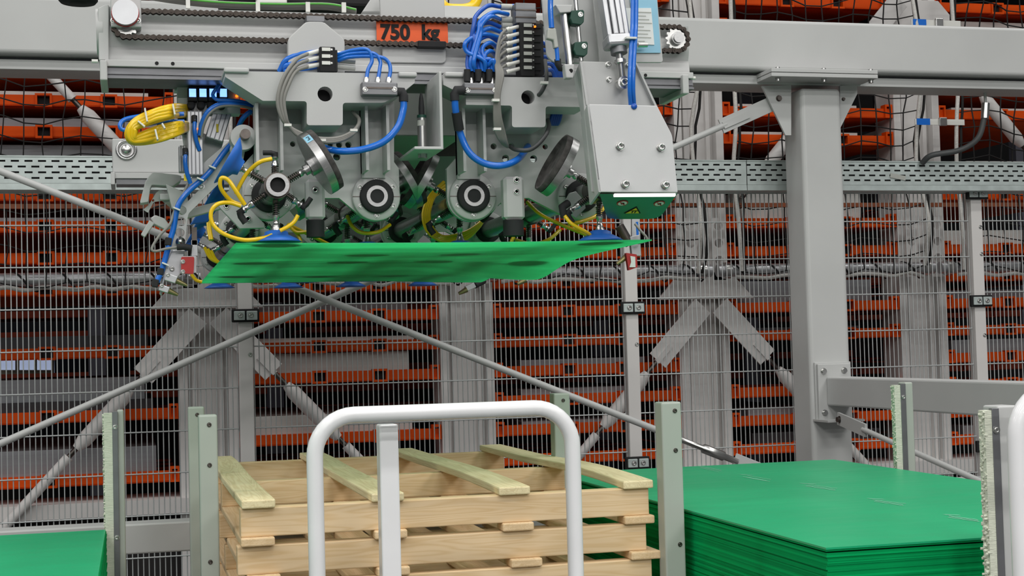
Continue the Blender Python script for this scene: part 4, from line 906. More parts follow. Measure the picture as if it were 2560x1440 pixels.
hs_ = [(1250, 17), (1270, 36), (1250, 48), (1250, 67), (1252, 80), (1250, 95), (1246, 104), (1246, 122), (1244, 146)]
hk = [(1190, 32), (1200, 46), (1204, 54), (1186, 66), (1190, 82), (1166, 96), (1195, 96), (1206, 112), (1212, 130)]
for k in range(9):
    a, b = hs_[k]; c, d = hk[k]; j = k % 3
    ph('air_hose', [(a, b, YV+.05), ((a+c)/2, (b+d)/2-10, YV+.02-.01*j), (c, d+8, YV-.005*j), (c-6+k*1.5, d+34, YV-.01), (hx_[k]-3, 150, YV-.012*j), (hx_[k], 178, YV-.01)], .0062, 'blue_hose' if k % 3 else 'blue_deep', 'blue air hose from the seven row valve stack down to the black fittings', group='blue hoses of the tall valve stack')
for k in range(6):
    y = 73+k*17.6
    ph('grey_cable', [(1266, y, YV), (1250-k*.5, y+20-k*1.5, YV-.015), (1240+k*2.5, 150+k*4, YV-.02), (1242+k*3, 190, YV-.03), (1238+k*2, 240, YV-.03), (1236+k*3, 290, YV-.02), (1240+k*4, 330, YV), (1256+k*2.5, 358+k*1.2, YV+.03), (1270, 366, YV+.12)], .0042, 'grey_cable', 'thin grey cable hanging from the tall valve stack', cat='cable', group='grey cables of the tall valve stack')
ph('grey_cable', [(1275, 366, YV+.1), (1290, 374, YV+.02), (1325, 374, YV), (1355, 350, YV), (1372, 320, YV+.03), (1370, 300, YV+.08)], .0062, 'dark_cable', 'dark grey cable curving under the right T shaped plate', cat='cable')
ph('grey_cable', [(1362, 150, YV), (1366, 180, YV-.02), (1365, 205, YV-.02), (1352, 232, YV-.01), (1335, 245, YV+.03)], .006, 'dark_cable', 'dark grey cable running into the round hole of the right frame', cat='cable')
for a, b in ((1362, 206), (1240, 250), (720, 312), (806, 350), (885, 325), (1244, 322)): m = M(); pbox(m, a-9, b-3, a+9, b+3, YG-.045, .012); ob('cable_tie', m, 'white_plastic', None, f'white cable tie on the grey cables near the {"left" if a<1000 else "right"} T plate' + {720: ', upper one', 806: ', middle one', 885: ', right one', 1362: ' above the hole', 1240: ' below the manifold', 1244: ' at the lower bundle'}[a], 'cable tie')
for k in range(5):
    ph('air_hose', [(1352, 105+k*18, YV+.07), (1380, 120+k*14, YV+.09), (1400-k*3, 170+k*8, YV+.1), (1410-k*4, 230, YV+.14), (1398-k*5, 300, YV+.15), (1385-k*3, 320, YV+.16)], .006, 'blue_deep', 'dark blue hose hanging behind the right frame', group='dark blue hoses behind the right frame')
# ================================================================== COVER BOX WITH CYLINDERS (right)
YX = 3.62
cv = thing('cover_box', 'light grey slanted cover box with four bolts at the right end of the gripper', 'cover', at(1580, 500, YX))
front = [(1468, 260), (1643, 264), (1681, 338), (1695, 481), (1497, 480)]
m = M(); pplate(m, front, YX, .008, r=[4, 4, 10, 4, 4]); ob('front_plate', m, 'paint_cover', cv, bev=.002)
o = pz([(1468, 260), (1497, 480), (1480, 512)], YX); p3 = [at(1439, 188, YX+.03), at(1468, 262, YX+.006), at(1497, 480, YX+.006), at(1478, 510, YX+.12), at(1462, 505, YX+.2), at(1435, 192, YX+.2)]
def shell(pts, d, mt, name, parent, bev=0):
    n = len(pts); m = M(); m.add([V(p) for p in pts]+[V(p)+V(d) for p in pts], [tuple(range(n)), tuple(range(2*n-1, n-1, -1))]+[((i+1) % n, i, n+i, n+(i+1) % n) for i in range(n)]); return ob(name, m, mt, parent, bev=bev)
a, b, c, d = at(1468, 260, YX), at(1497, 480, YX), at(1478, 508, YX+.02), at(1437, 190, YX+.02)
shell([at(1468, 260, YX), at(1497, 480, YX), at(1474, 512, YX+.13), at(1452, 300, YX+.13)], (.006, 0, 0), 'paint_light', 'side_plate', cv)
m = M(); pplate(m, [(1450, 153), (1588, 156), (1660, 300), (1690, 480), (1480, 480)], YX+.055, .008); ob('back_plate', m, 'paint_light', cv, bev=.002)
shell([at(1450, 153, YX+.05), at(1466, 262, YX+.05), at(1455, 300, YX+.15), at(1434, 192, YX+.15)], (.006, 0, 0), 'paint_light', 'edge_plate', cv)
shell([at(1588, 156, YX+.04), at(1592, 156, YX+.04), at(1650, 280, YX+.04), at(1644, 280, YX+.04)], (0, .03, 0), 'paint_light', 'edge_flange', cv)
# slanted floor of the box with stickers: seen from below
qa, qb, qc, qd = at(1499, 485, YX+.012), at(1694, 484, YX+.012), at(1648, 550, YX+.16), at(1519, 548, YX+.16)
e1 = (qb-qa).normalized(); e2 = (qd-qa); e2 = (e2-e1*e2.dot(e1)).normalized(); e3 = e1.cross(e2).normalized()
if e3.z > 0: e3 = -e3
def under(u, v, dz=0): return qa+e1*u+e2*v+e3*dz
pu = [( (q-qa).dot(e1), (q-qa).dot(e2)) for q in (qa, qb, qc, qd)]
po = fillet(pu, [.004, .004, .035, .03])
m = M(); n = len(po); m.add([under(u, v) for u, v in po]+[under(u, v, -.005) for u, v in po], [tuple(range(n)), tuple(range(2*n-1, n-1, -1))]+[((i+1) % n, i, n+i, n+(i+1) % n) for i in range(n)]); bp = ob('bottom_plate', m, 'metal_under', cv)
m = M(); m.bar(under(.04, .004, .002), under(pu[1][0]-.006, .004, .002), .009, .006, e3); ob('white_strip', m, 'emissive_white', cv, label='bright white strip under the cover')  # white strip with emission set in its material
def uv(px, py):
    d = fw+rt*((px-1280)/FPX)-up*((py-720)/FPX); k = (qa-CAM).dot(e3)/d.dot(e3); p = CAM+d*k-qa; return p.dot(e1), p.dot(e2)
def patch(loop, dz, mt, nm, parent):
    n = len(loop); m = M(); m.add([under(u, v, dz) for u, v in loop]+[under(u, v, dz+.0005) for u, v in loop], [tuple(range(n)), tuple(range(2*n-1, n-1, -1))]+[((i+1) % n, i, n+i, n+(i+1) % n) for i in range(n)]); return ob(nm, m, mt, parent)
for c in ((1556, 507), (1648, 508)):
    u, v = uv(*c); s = patch(circ((u, v), .0155, 24), .0008, 'red', 'prohibition_sign', bp); patch(circ((u, v), .012, 24), .0016, 'paper', 'white_field', s)
    patch([(u-.006, v-.003), (u+.003, v-.006), (u+.006, v+.002), (u-.003, v+.005)], .0024, 'black', 'pictogram', s); patch([(u-.010, v-.008), (u-.008, v-.010), (u+.010, v+.008), (u+.008, v+.010)], .003, 'red', 'slash', s)
u, v = uv(1585, 526)
w_ = patch([(u-.024, v+.017), (u+.024, v+.017), (u, v-.024)], .0008, 'black', 'warning_triangle', bp); patch([(u-.019, v+.0145), (u+.019, v+.0145), (u, v-.0185)], .0016, 'yellow', 'yellow_field', w_)
for du in (-.005, .003): patch([(u+du, v-.004), (u+du+.003, v-.004), (u+du+.003, v+.011), (u+du, v+.011)], .0024, 'black', 'pictogram', w_)
patch([(u-.009, v-.004), (u+.009, v-.004), (u+.009, v-.001), (u-.009, v-.001)], .0024, 'black', 'pictogram', w_)
for a, b in ((1549, 366), (1651, 369), (1562, 461), (1662, 463)): pscrew(cv, a, b, YX, 9, .013)
for a, b, Y in ((1522, 199, YX+.055), (1520, 162, YX+.055), (1570, 163, YX+.055)): pscrew(cv, a, b, Y, 6, .008)
# carrier plates and cylinders above
m = M(); pplate(m, [(1352, -40), (1500, -40), (1500, 160), (1384, 156), (1368, 140)], YX+.14, .01, r=[2, 2, 2, 12, 8]); cp = ob('carrier_plate', m, 'paint_light', None, 'light grey carrier plate with rounded corner behind the slim cylinder', 'plate', bev=.002)
m = M(); pplate(m, [(1480, -40), (1640, -40), (1658, 156), (1500, 156)], YX+.12, .01, r=[2, 2, 8, 2]); ob('carrier_plate', m, 'paint_light', None, 'light grey carrier plate behind the large cylinder and document', 'plate', bev=.002)
sc = thing('slim_cylinder', 'slim stainless pneumatic cylinder tilted left of the green clamps', 'pneumatic cylinder', at(1425, 190, YX+.08))
p, q = at(1410, 30, YX+.1), at(1425, 165, YX+.09); ob('barrel', M().cyl(p, q, .0115, n=20), 'steel', sc)
ob('top_nut', M().cyl(p, p+(p-q).normalized()*.012, .015, n=6), 'steel', sc); m = M(); pplate(m, [(1388, 12), (1432, 12), (1428, 30), (1400, 32)], YX+.08, .05); ob('top_bracket', m, 'paint_light', sc, bev=.002)
m = M(); pplate(m, [(1411, 160), (1437, 160), (1434, 195), (1416, 195)], YX+.06, .03); cl = ob('clevis', m, 'paint_light', sc, bev=.003); ob('clevis_bore', M().cyl(at(1427, 177, YX+.06)+V((0, -.001, 0)), at(1427, 177, YX+.08), .0055, n=14), 'black', cl)
ob('elbow', M().tube(gm((1420, 172, YX+.1), (1400, 170, YX+.09), (1395, 160, YX+.09), (1394, 148, YX+.09)), .009, 10), 'rubber', sc)
ph('air_hose', [(1378, -40, YX+.08), (1376, 20, YX+.08), (1379, 70, YX+.08)], .0075, 'blue_hose', 'short blue hose coming down to the grey flow valve')
m = M(); pplate(m, [(1370, 70), (1390, 70), (1397, 118), (1387, 120), (1384, 100), (1368, 96)], YX+.075, .02); fv = ob('flow_valve', m, 'label_grey', None, 'small grey flow valve between two blue hoses', 'valve', bev=.003)
ph('air_hose', [(1391, 118, YX+.085), (1393, 135, YX+.085), (1394, 152, YX+.085)], .0058, 'blue_hose', 'short blue hose below the grey flow valve')
rd = thing('guide_rod', 'thin steel guide rod through two dark green clamps', 'rod', at(1450, 150, YX+.08))
ob('rod', M().cyl(at(1436, -30, YX+.1), at(1453, 153, YX+.09), .006, n=12), 'steel', rd)
for a, b, s in ((1444, 42, 0), (1453, 121, 0)):
    m = M(); pplate(m, [(a-15, b-16), (a+14, b-18), (a+17, b-13), (a+16, b+13), (a+9, b+20), (a-13, b+17), (a-18, b+4)], YX+.075, .035); k = ob('clamp', m, 'clamp_green', rd, label='dark green clamp', bev=.002); pscrew(k, a+7, b-6, YX+.075, 5, .003)
lc = thing('large_cylinder', 'large aluminium pneumatic cylinder driving the cover box', 'pneumatic cylinder', at(1550, 200, YX+.0))
p, q = at(1518, -60, YX+.06), at(1546, 122, YX+.03); u = (q-p).normalized(); sd = V((u.z, 0, -u.x))
m = M()
for k in range(4):
    off = sd*(-.024+.016*k); m.bar(p+off, q+off-u*.03, .0145, .055-.012*(k in (0, 3)))
ob('barrel', m, 'alu', lc, bev=.004); ob('end_cap', M().bar(q-u*.034, q-u*.002, .068, .06), 'alu', lc, bev=.008)
ob('gland', M().cyl(q-u*.004, q+u*.014, .022, n=20), 'alu_dark', lc); e = at(1557, 208, YX+.03); ob('piston_rod', M().cyl(q, e-u*.012, .0095, n=14), 'steel', lc); ob('rod_nut', M().cyl(q+u*.03, q+u*.04, .015, n=6), 'steel', lc)
ob('rod_eye', M().pipe(e+V((0, .01, 0)), e+V((0, -.012, 0)), .017, .008, 20), 'steel', lc); screw(lc, e+V((0, -.006, 0)), r=.011, h=.012)
for k, s in ((0, 0), (1, 9)):
    ph('air_hose', [(1582+s, -40, YX+.02), (1581+s, 60, YX+.01), (1576+s, 150, YX-.008), (1574+s, 220, YX-.01), (1577+s, 268, YX+.012+.004*k)], .0058, 'blue_hose', f'{"left" if not k else "right"} one of the twin blue hoses running down into the cover box', group='twin blue hoses at the cover box')
m = M(); pbox(m, 1566, 92, 1592, 96, YX-.012, .03); ob('cable_tie', m, 'white_plastic', None, 'white cable tie around the twin blue hoses', 'cable tie')
hk_ = ob('hose_grommet', M().lathe(at(1585, 266, YX-.001), (0, -1, 0), [(.008, 0), (.008, .002), (0, .002)], 14), 'blue_deep', cv)
dc = thing('instruction_sheet', 'printed sheet in a light blue film on the carrier plate', 'document', at(1610, 130, YX+.11))
m = M(); pplate(m, [(1572, -30), (1640, -30), (1652, 132), (1590, 132)], YX+.115, .003); ob('blue_film', m, 'film_blue', dc); m = M(); pplate(m, [(1562, 20), (1628, 20), (1636, 112), (1580, 110)], YX+.112, .002); pg = ob('paper', m, 'paper', dc)
for k in range(9): m = M(); y = 30+k*9; pbox(m, 1590, y, 1590+[38, 25, 33, 40, 20, 36, 30, 38, 22][k], y+1.3, YX+.1112, .0006); ob('print_line', m, 'label_grey', pg)
ob('port_fitting', M().cyl(at(1595, 112, YX+.09), at(1618, 112, YX+.09), .007, n=12), 'steel', None, 'small steel port fitting with blue tip beside the document', 'fitting'); 
# ================================================================== LEFT MECHANISM
YL = 4.14
pg = thing('pressure_panel', 'grey panel with four lit blue pressure displays', 'gauge panel', at(505, 290, YL))
m = M(); pbox(m, 444, 218, 600, 283, YL, .05); ob('panel', m, 'paint_light', pg, bev=.002); m = M(); pbox(m, 436, 200, 520, 226, YL+.02, .05); ob('top_block', m, 'paint_light', pg)
for k, x in enumerate((482, 508, 533, 559)):
    m = M(); pbox(m, x-12, 216, x+11, 252, YL-.035, .034); g = ob('gauge', m, 'black', pg, bev=.002); m = M(); pbox(m, x-9, 222, x+8, 242, YL-.0365, .002); ob('display', m, 'screen_blue', g, label='lit blue display')
    ob('stem', M().cyl(at(x, 216, YL-.02), at(x, 198, YL-.02), .005, n=8), 'black', g)
for k, x in enumerate((477, 502, 527, 553)): c = at(x, 266, YL); ob('knob', M().lathe(c, (0, -1, 0), [(.011, 0), (.011, .025), (.009, .028), (0, .028)], 18), 'rubber', pg)
m = M(); pbox(m, 446, 284, 468, 332, YL+.02, .05); ob('terminal_block', m, 'black', None, 'black terminal block under the pressure panel', 'terminal block', bev=.002)
# yellow loop bundle
YQ = 3.95
yb = thing('hose_bundle', 'bundle of yellow hoses looping out to the left', 'hoses', at(330, 350, YQ))
for k in range(10):
    r = random.Random(k); j = k*3.0; e = r.uniform(-2, 2); dz = .008*(k % 3)
    pts = [(468, 266+j*.8, YQ+.2), (430, 264+j*1.05+e, YQ-dz), (380, 278+j+e, YQ-.01-dz), (338, 300+j*.8, YQ-.015-dz), (318+j*.8, 328, YQ-.015-dz), (324+j*.5, 352-j*.35, YQ-.01-dz), (350, 358-j*.8, YQ-dz), (400, 350-j*1.2, YQ+.005), (450, 332-j*.9, YQ+.02), (474, 320-j*.4, YQ+.21)]
    ob('yellow_hose', M().tube(smooth([at(*p) for p in pts], 5), .0066, 8), 'yellow_hose', yb)
for a, b, c, d in ((362, 272, 368, 305), (345, 304, 362, 318), (432, 262, 437, 288), (388, 325, 394, 350), (405, 310, 412, 322)): ob('cable_tie', M().bar(at(a, b, YQ-.035), at(c, d, YQ-.035), .004, .03), 'white_plastic', yb)
ph('air_hose', [(460, 285, YQ+.04), (400, 285, YQ+.04), (320, 296, YQ+.04), (300, 312, YQ+.03), (310, 325, YQ+.03), (350, 315, YQ+.03), (400, 305, YQ+.03), (460, 304, YQ+.04)], .006, 'blue_hose', 'light blue hose looping with the yellow bundle')
# vertical and tilted profiles
def profile(p, q, w, d, lab, n=3):
    t = thing('profile_cylinder', lab, 'pneumatic cylinder', q); u = (V(q)-V(p)).normalized(); c = u.cross(V((0, 1, 0))).normalized()
    ob('barrel', M().bar(p, q, w, d), 'alu', t, bev=.003)
    for k in range(n): ob('groove', M().bar(V(p)+c*(w*(k+1)/(n+1)-w/2)+V((0, -d/2, 0)), V(q)+c*(w*(k+1)/(n+1)-w/2)+V((0, -d/2, 0)), .003, .003), 'alu_dark', t)
    return t
pr1 = profile(at(486, 280, YL-.02), at(489, 440, YL-.02), .042, .04, 'upright aluminium cylinder under the pressure panel')
pr2 = profile(at(458, 366, YL+.02), at(459, 432, YL+.02), .026, .035, 'short aluminium cylinder left of the upright one')
pr3 = profile(at(576, 215, YL+.03), at(534, 352, YL+.03), .05, .05, 'tilted aluminium cylinder behind the blue hoses')
m = M(); pplate(m, [(455, 330), (500, 330), (560, 350), (545, 400), (500, 440), (470, 440)], YL+.05, .03); ob('joint_plate', m, 'paint_light', None, 'grey plate joining the cylinders left of the gripper', 'plate', bev=.003)
for k, (a, b) in enumerate(((485, 300), (462, 382))):
    ph('air_hose', [(a+2, b, YL-.05), (a+1, b+25, YL-.055), (a+6, b+52, YL-.05), (a+14, b+76, YL-.04)], .006, 'blue_hose', ['short blue hose on the upright cylinder', 'short blue hose on the short cylinder'][k]); ob('fitting', M().cyl(at(a+1, b-10, YL-.045), at(a+1, b+6, YL-.05), .008, n=10), 'rubber', pr1 if not k else pr2)
    m = M(); pbox(m, a-2+8*(1-k), b+50*(k == 0)+60*k-6, a+6+8*(1-k), b+50*(k == 0)+60*k+10, YL-.045, .004); ob('yellow_tag', m, 'yellow', pr1 if not k else pr2)
m = M(); pbox(m, 541, 310, 546, 330, YL+.0, .004); ob('yellow_tag', m, 'yellow', pr3)
ob('led', M().cyl(at(592, 240, YL), at(592, 240, YL-.006), .004, n=10), 'led', pr3, label='glowing orange LED'); ob('led', M().cyl(at(496, 322, YL-.04), at(496, 322, YL-.046), .003, n=10), 'led', pr1)
for k, pts in enumerate(([(553, 205, YL-.05), (540, 222, YL-.06), (532, 238, YL-.06), (545, 250, YL-.07), (590, 252, YL-.07), (640, 262, YL-.05)], [(500, 338, YL-.05), (505, 310, YL-.06), (520, 280, YL-.07), (550, 262, YL-.07), (600, 262, YL-.07), (640, 272, YL-.05)], [(596, 318, YL-.02), (606, 298, YL-.04), (622, 282, YL-.05), (642, 272, YL-.04)], [(553, 200, YL-.03), (548, 215, YL-.05), (545, 232, YL-.05)])):
    ph('air_hose', pts, .0072 if k in (1, 2) else .005, 'blue_hose', ['thin blue hose passing in front of the last display', 'blue hose bending from the upright cylinder to the left frame', 'blue hose rising beside the pivot boss', 'short blue hose above the last display'][k])
    if k == 1: ph('grey_cable', [(x+4, y+4, Y-.004) for x, y, Y in pts], .004, 'grey_cable', 'grey cable running along the blue hose left of the frame', cat='cable')
# pivot boss
pb = thing('pivot_boss', 'round grey pivot boss with dark pin left of the gripper frame', 'pivot', at(612, 345, YBP))
c = at(604, 352, YBP+.02); e = at(614, 340, YBP-.06); ob('boss', M().cyl(c, V((c.x, YBP-.05, c.z)), .034, n=28), 'paint_light', pb, bev=.004); ob('pin', M().cyl(V((c.x+.003, YBP-.05, c.z+.004)), V((c.x+.003, YBP-.085, c.z+.004)), .0135, n=18), 'steel_dark', pb, bev=.002)
m = M(); pplate(m, [(575, 370), (590, 330), (640, 330), (640, 380), (612, 412), (580, 405)], YBP+.0, .03); ob('lug', m, 'paint_light', pb, bev=.003)
# inclined arm
YA = 4.12
ia = thing('slanted_lever', 'long slanted grey arm with slot and round holes carrying the sensors', 'arm', at(430, 720, YA))
arm = [(583, 345), (600, 340), (606, 355), (545, 440), (564, 432), (566, 440), (470, 535), (463, 600), (462, 640), (440, 668), (418, 650), (430, 590), (440, 516), (470, 455), (515, 402)]
m = M(); pplate(m, arm, YA, .012, [[(461, 503), (466, 507), (520, 452), (518, 442), (500, 446)], (455, 526, 11), (453, 554, 11), (450, 582, 11)], r=[6, 6, 4, 4, 4, 4, 8, 4, 4, 8, 8, 8, 10, 8, 8]); ob('arm_plate', m, 'paint_light', ia)
m = M(); pplate(m, [(430, 625), (462, 625), (455, 680), (440, 700), (412, 700), (405, 740), (398, 735), (415, 660)], YA-.01, .02); ob('lower_plate', m, 'alu', ia, bev=.002)
ob('pivot_roller', M().lathe(at(451, 605, YA-.01), (0, -1, 0), [(.013, 0), (.013, .008), (.007, .009), (.007, .014), (0, .014)], 18), 'steel', ia); pscrew(ia, 503, 466, YA, 6, .008); pscrew(ia, 430, 672, YA-.01, 5, .008)
m = M(); pbox(m, 480, 568, 492, 612, YA-.03, .02); ob('stop_rod', m, 'steel_dark', ia); m = M(); pbox(m, 479, 600, 494, 640, YA-.03, .025); ob('rod_block', m, 'alu', ia, bev=.001)
ob('sensor_head', M().tube(smooth([at(442, 618, YA-.04), at(460, 617, YA-.04), at(480, 621, YA-.04)]), .009, 10), 'rubber', ia)
ph('signal_cable', [(442, 618, YA-.04), (415, 622, YA-.04), (388, 628, YA-.045), (380, 620, YA-.045), (398, 590, YA-.04), (425, 560, YA-.03), (437, 525, YA-.02), (470, 460, YA-.015)], .0038, 'grey_cable', 'thin white cable looping left of the sensors', cat='cable')
bh = thing('air_hose', 'long blue hose clipped down the slanted arm', 'hose', at(430, 600, YA)); 
ob('tube', M().tube(smooth(gm((592, 345, YA-.03), (560, 382, YA-.02), (520, 435, YA-.02), (475, 475, YA-.02), (450, 505, YA-.02), (440, 535, YA-.02), (434, 570, YA-.02), (425, 602, YA-.02), (415, 640, YA-.02), (405, 675, YA-.02), (392, 705, YA-.02))), .0078, 10), 'blue_hose', bh)
for a, b, c, d in ((418, 602, 427, 610), (398, 678, 408, 684), (386, 706, 394, 714)): ob('coupling', M().bar(at(a+4, b-8, YA-.02), at(c-8, d+4, YA-.02), .018, .018), 'rubber', bh, bev=.003)
for a, b in ((441, 522), (530, 418), (500, 448), (413, 660)): ob('cable_tie', M().bar(at(a-8, b-3, YA-.03), at(a+9, b+4, YA-.03), .004, .022), 'white_plastic', bh)
rs = thing('red_sensor', 'red rectangular sensor plate on the slanted arm', 'sensor', at(470, 685, YA)); m = M(); pplate(m, [(453, 642), (486, 642), (484, 685), (453, 683)], YA-.045, .012, r=4); ob('plate', m, 'red', rs); ob('backing', pbox(M(), 456, 640, 490, 682, YA-.032, .02), 'alu', rs)
for b in (654, 679): pscrew(rs, 457, b, YA-.045, 4, .004)
for (a, b, s), lab in (((428, 697, 1), 'upper grey sensor block with brass tip below the red plate'), ((411, 723, .85), 'lower grey sensor block with brass tip below the red plate')):
    t = thing('sensor_block', lab, 'sensor', at(a, b, YA-.04)); m = M(); pplate(m, [(a-12*s, b-16*s), (a+17*s, b-5*s), (a+10*s, b+12*s), (a-18*s, b+3*s)], YA-.05, .03); ob('body', m, 'alu', t, bev=.002); ob('tip', M().cyl(at(a+12*s, b+4*s, YA-.035), at(a+40*s, b+17*s, YA-.035), .0085, .004, 10), 'brass', t); pscrew(t, a-8*s, b-10*s, YA-.05, 4, .004)
# brackets at far left
gb1 = thing('catch_bracket', 'upper bent grey catch bracket left of the slanted arm', 'bracket', at(400, 500, 4.25))
m = M(); pplate(m, [(363, 455), (372, 440), (383, 430), (445, 437), (454, 440), (452, 452), (432, 466), (380, 462), (376, 470), (371, 505), (352, 508), (350, 505)], 4.25, .06, r=[3]*12); ob('hood', m, 'paint_light', gb1, bev=.003)
m = M(); pplate(m, [(358, 524), (372, 512), (390, 482), (400, 474), (412, 478), (414, 500), (384, 505), (370, 532)], 4.28, .008, [(383, 501, 3)], r=3); ob('catch', m, 'paint_light', gb1); m = M(); pbox(m, 400, 484, 425, 500, 4.25, .03); ob('nut_block', m, 'paint_light', gb1, bev=.003); ob('barrel', M().cyl(at(420, 490, 4.27), at(445, 510, 4.31), .022, n=18), 'paint_light', gb1)
gb2 = thing('catch_bracket', 'lower small grey catch bracket left of the slanted arm', 'bracket', at(390, 580, 4.25))
m = M(); pplate(m, [(376, 545), (388, 537), (412, 546), (428, 568), (415, 575), (385, 560)], 4.25, .04, r=4); ob('hood', m, 'paint_light', gb2, bev=.003); m = M(); pplate(m, [(352, 586), (374, 550), (386, 558), (362, 593)], 4.22, .03, r=2); ob('tongue', m, 'paint_light', gb2, bev=.002)
m = M(); pplate(m, [(415, 460), (460, 480), (480, 520), (560, 500), (560, 520), (470, 545), (430, 520)], 4.2, .03); ob('link_plate', m, 'paint_light', None, 'grey link plate between slanted arm and lower bracket', 'plate', bev=.002)
for k, (a, b) in enumerate(((560, 400), (520, 540))): pass
m = M(); pplate(m, [(590, 352), (596, 380), (592, 402), (575, 425), (522, 445), (560, 385)], YBP+.1, .012); ob('blue_pad', m, 'cup_blue', None, 'blue rubber pad behind the slanted arm', 'pad', bev=.003)
m = M(); pplate(m, [(500, 522), (545, 520), (520, 555), (475, 562)], YBP+.4, .012); ob('blue_pad', m, 'cup_blue', None, 'dark teal blue pad lower behind the slanted arm', 'pad', bev=.003)
# ================================================================== YELLOW SUCTION HOSES
Y0 = 3.80
YH_ = [([(680, 397, Y0), (650, 405, Y0), (620, 430, Y0+.02), (600, 462, Y0+.03), (590, 485, Y0+.04)], 'yellow hose curving from the top elbow of the front spider'),
       ([(612, 512, Y0), (590, 478, Y0-.01), (570, 450, Y0-.01), (553, 446, Y0-.01), (552, 470, Y0), (575, 500, Y0+.02), (600, 512, Y0+.02)], 'yellow hose forming a narrow loop left of the front spider'),
       ([(603, 515, Y0), (575, 507, Y0), (545, 510, Y0-.01), (528, 530, Y0-.01), (532, 560, Y0-.01), (560, 585, Y0-.01), (610, 600, Y0), (660, 595, Y0+.01), (680, 588, Y0+.02)], 'long yellow hose sweeping around to the front blue cup'),
       ([(745, 538, Y0), (735, 555, Y0), (718, 568, Y0), (700, 577, Y0)], 'short yellow hose from the lower right elbow to the front blue cup'),
       ([(868, 540, 4.2), (880, 565, 4.18), (905, 582, 4.17), (945, 580, 4.17), (975, 562, 4.2)], 'yellow hose sagging below the second bearing'),
       ([(720, 560, 4.5), (740, 580, 4.48), (768, 580, 4.46)], 'short yellow hose left of the black foot'),
       ([(722, 562, 4.5), (748, 592, 4.48), (752, 612, 4.46)], 'yellow hose dropping behind the sheet edge'),
       ([(722, 562, 4.5), (790, 595, 4.5), (830, 615, 4.5)], 'yellow hose slanting behind the black foot'),
       ([(1290, 600, 4.3), (1330, 610, 4.25), (1370, 600, 4.22), (1400, 575, 4.25)], 'yellow hose sagging right of the second rubber foot'),
       ([(1318, 505, 4.15), (1350, 535, 4.1), (1400, 560, 4.05), (1470, 588, 4.0), (1530, 603, 3.95)], 'yellow hose slanting down to the right front cup'),
       ([(1412, 540, 3.86), (1430, 560, 3.85), (1465, 580, 3.85), (1478, 590, 3.86)], 'yellow hose from the black elbow beside the cover box'),
       ([(1420, 560, 3.95), (1450, 555, 3.95), (1490, 540, 4.0), (1510, 520, 4.05)], 'yellow hose rising behind the cover box'),
       ([(1285, 592, 4.1), (1280, 600, 4.1), (1277, 610, 4.1)], 'yellow hose stub under the right rubber foot')]
for pts, lab in YH_: ph('suction_hose', pts, .0055, 'yellow_hose', lab)
for k in range(4):
    ph('suction_hose', [(1110+k*3, 455+k*8, 4.45), (1075+k*4, 490, 4.42), (1058+k*5, 535, 4.4), (1070+k*4, 580-k*3, 4.38), (1110, 604-k*4, 4.36), (1160, 600-k*6, 4.36), (1195, 570-k*3, 4.38), (1214, 540, 4.4)], .0055, 'yellow_hose', 'yellow hose in the big loop between the two middle bearings', group='yellow loop between the middle bearings')
for k in range(5):
    ph('suction_hose', [(519+k*6, 530+k*4, 4.9), (521+k*4, 570, 4.88), (526+k*4, 600, 4.86)] if k < 2 else [(495+k*8, 610+k*4, 5.1), (510+k*8, 640+k*3, 5.1), (535+k*8, 655+k*2, 5.1)], .0055, 'yellow_hose', 'short yellow hose among the shaded spiders at the lower left', group='yellow hoses at the lower left')
ph('suction_hose', [(478, 685, 5.6), (490, 700, 5.6), (505, 705, 5.6)], .0065, 'yellow_hose', 'yellow hose end below the red sensor plate')
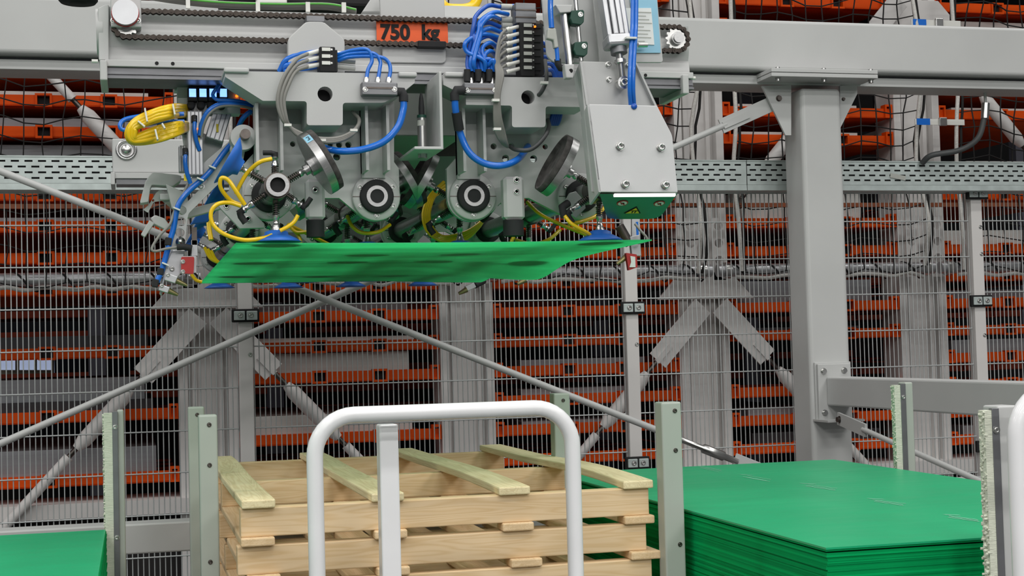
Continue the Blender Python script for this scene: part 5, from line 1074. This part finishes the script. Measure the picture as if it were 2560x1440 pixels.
# right hand sensor seen past the sheet corner
t = thing('corner_sensor', 'red and white sensor hanging below the right corner of the lifted sheet', 'sensor', at(1580, 680, 5.2))
m = M(); pplate(m, [(1565, 632), (1592, 636), (1594, 668), (1572, 676)], 5.2, .02, r=2); ob('red_plate', m, 'red', t); m = M(); pplate(m, [(1576, 640), (1588, 642), (1589, 668), (1574, 668), (1578, 655)], 5.195, .006); ob('white_mark', m, 'paper', t)
m = M(); pplate(m, [(1575, 592), (1600, 586), (1604, 640), (1580, 640)], 5.23, .02); ob('bracket', m, 'alu', t, bev=.002); ob('hanger_arm', M().bar(at(1588, 640, 5.25), at(1588, 420, 5.25), .03, .012), 'alu', t); ob('pin', M().cyl(at(1548, 565, 5.25), at(1575, 612, 5.25), .018, n=12), 'steel_dark', t); ob('tip', M().cyl(at(1566, 642, 5.23), at(1542, 660, 5.23), .012, .006, 10), 'brass', t)
ph('signal_cable', [(1588, 560, 5.2), (1600, 575, 5.18), (1618, 598, 5.17), (1600, 607, 5.18), (1590, 605, 5.2)], .005, 'grey_cable', 'thin white cable above the corner sensor', cat='cable'); ph('air_hose', [(1591, 555, 5.25), (1592, 575, 5.25), (1593, 590, 5.25)], .008, 'blue_hose', 'short blue hose above the corner sensor')
for k, (a, b) in enumerate(((1165, 724), (1312, 700))):
    t = thing('tip_sensor', f'small brass tipped sensor peeking out under the lifted sheet, {"left" if not k else "right"} one', 'sensor', at(a, b, 6.0)); m = M(); pplate(m, [(a-2, b-8), (a+20, b-18), (a+26, b-6), (a+4, b+4)], 6.0, .03); ob('body', m, 'alu', t, bev=.002); ob('tip', M().cyl(at(a+2, b, 6.0), at(a-18, b+10, 6.0), .012, .007, 10), 'brass', t); ob('plug', M().cyl(at(a+22, b-10, 6.02), at(a+45, b-22, 6.05), .013, n=10), 'rubber', t)
m = M(); pplate(m, [(1415, 500), (1425, 482), (1440, 478), (1460, 500), (1465, 520), (1440, 545), (1400, 520)], YBP-.12, .012); eb = ob('elbow_guard', m, 'paint_light', None, 'small curved grey guard plate beside the cover box', 'plate', bev=.002)
m = M(); m.tube(gm((1420, 508, 3.88), (1405, 518, 3.87), (1408, 530, 3.87), (1412, 545, 3.87)), .011, 10); ob('black_elbow', m, 'rubber', eb)
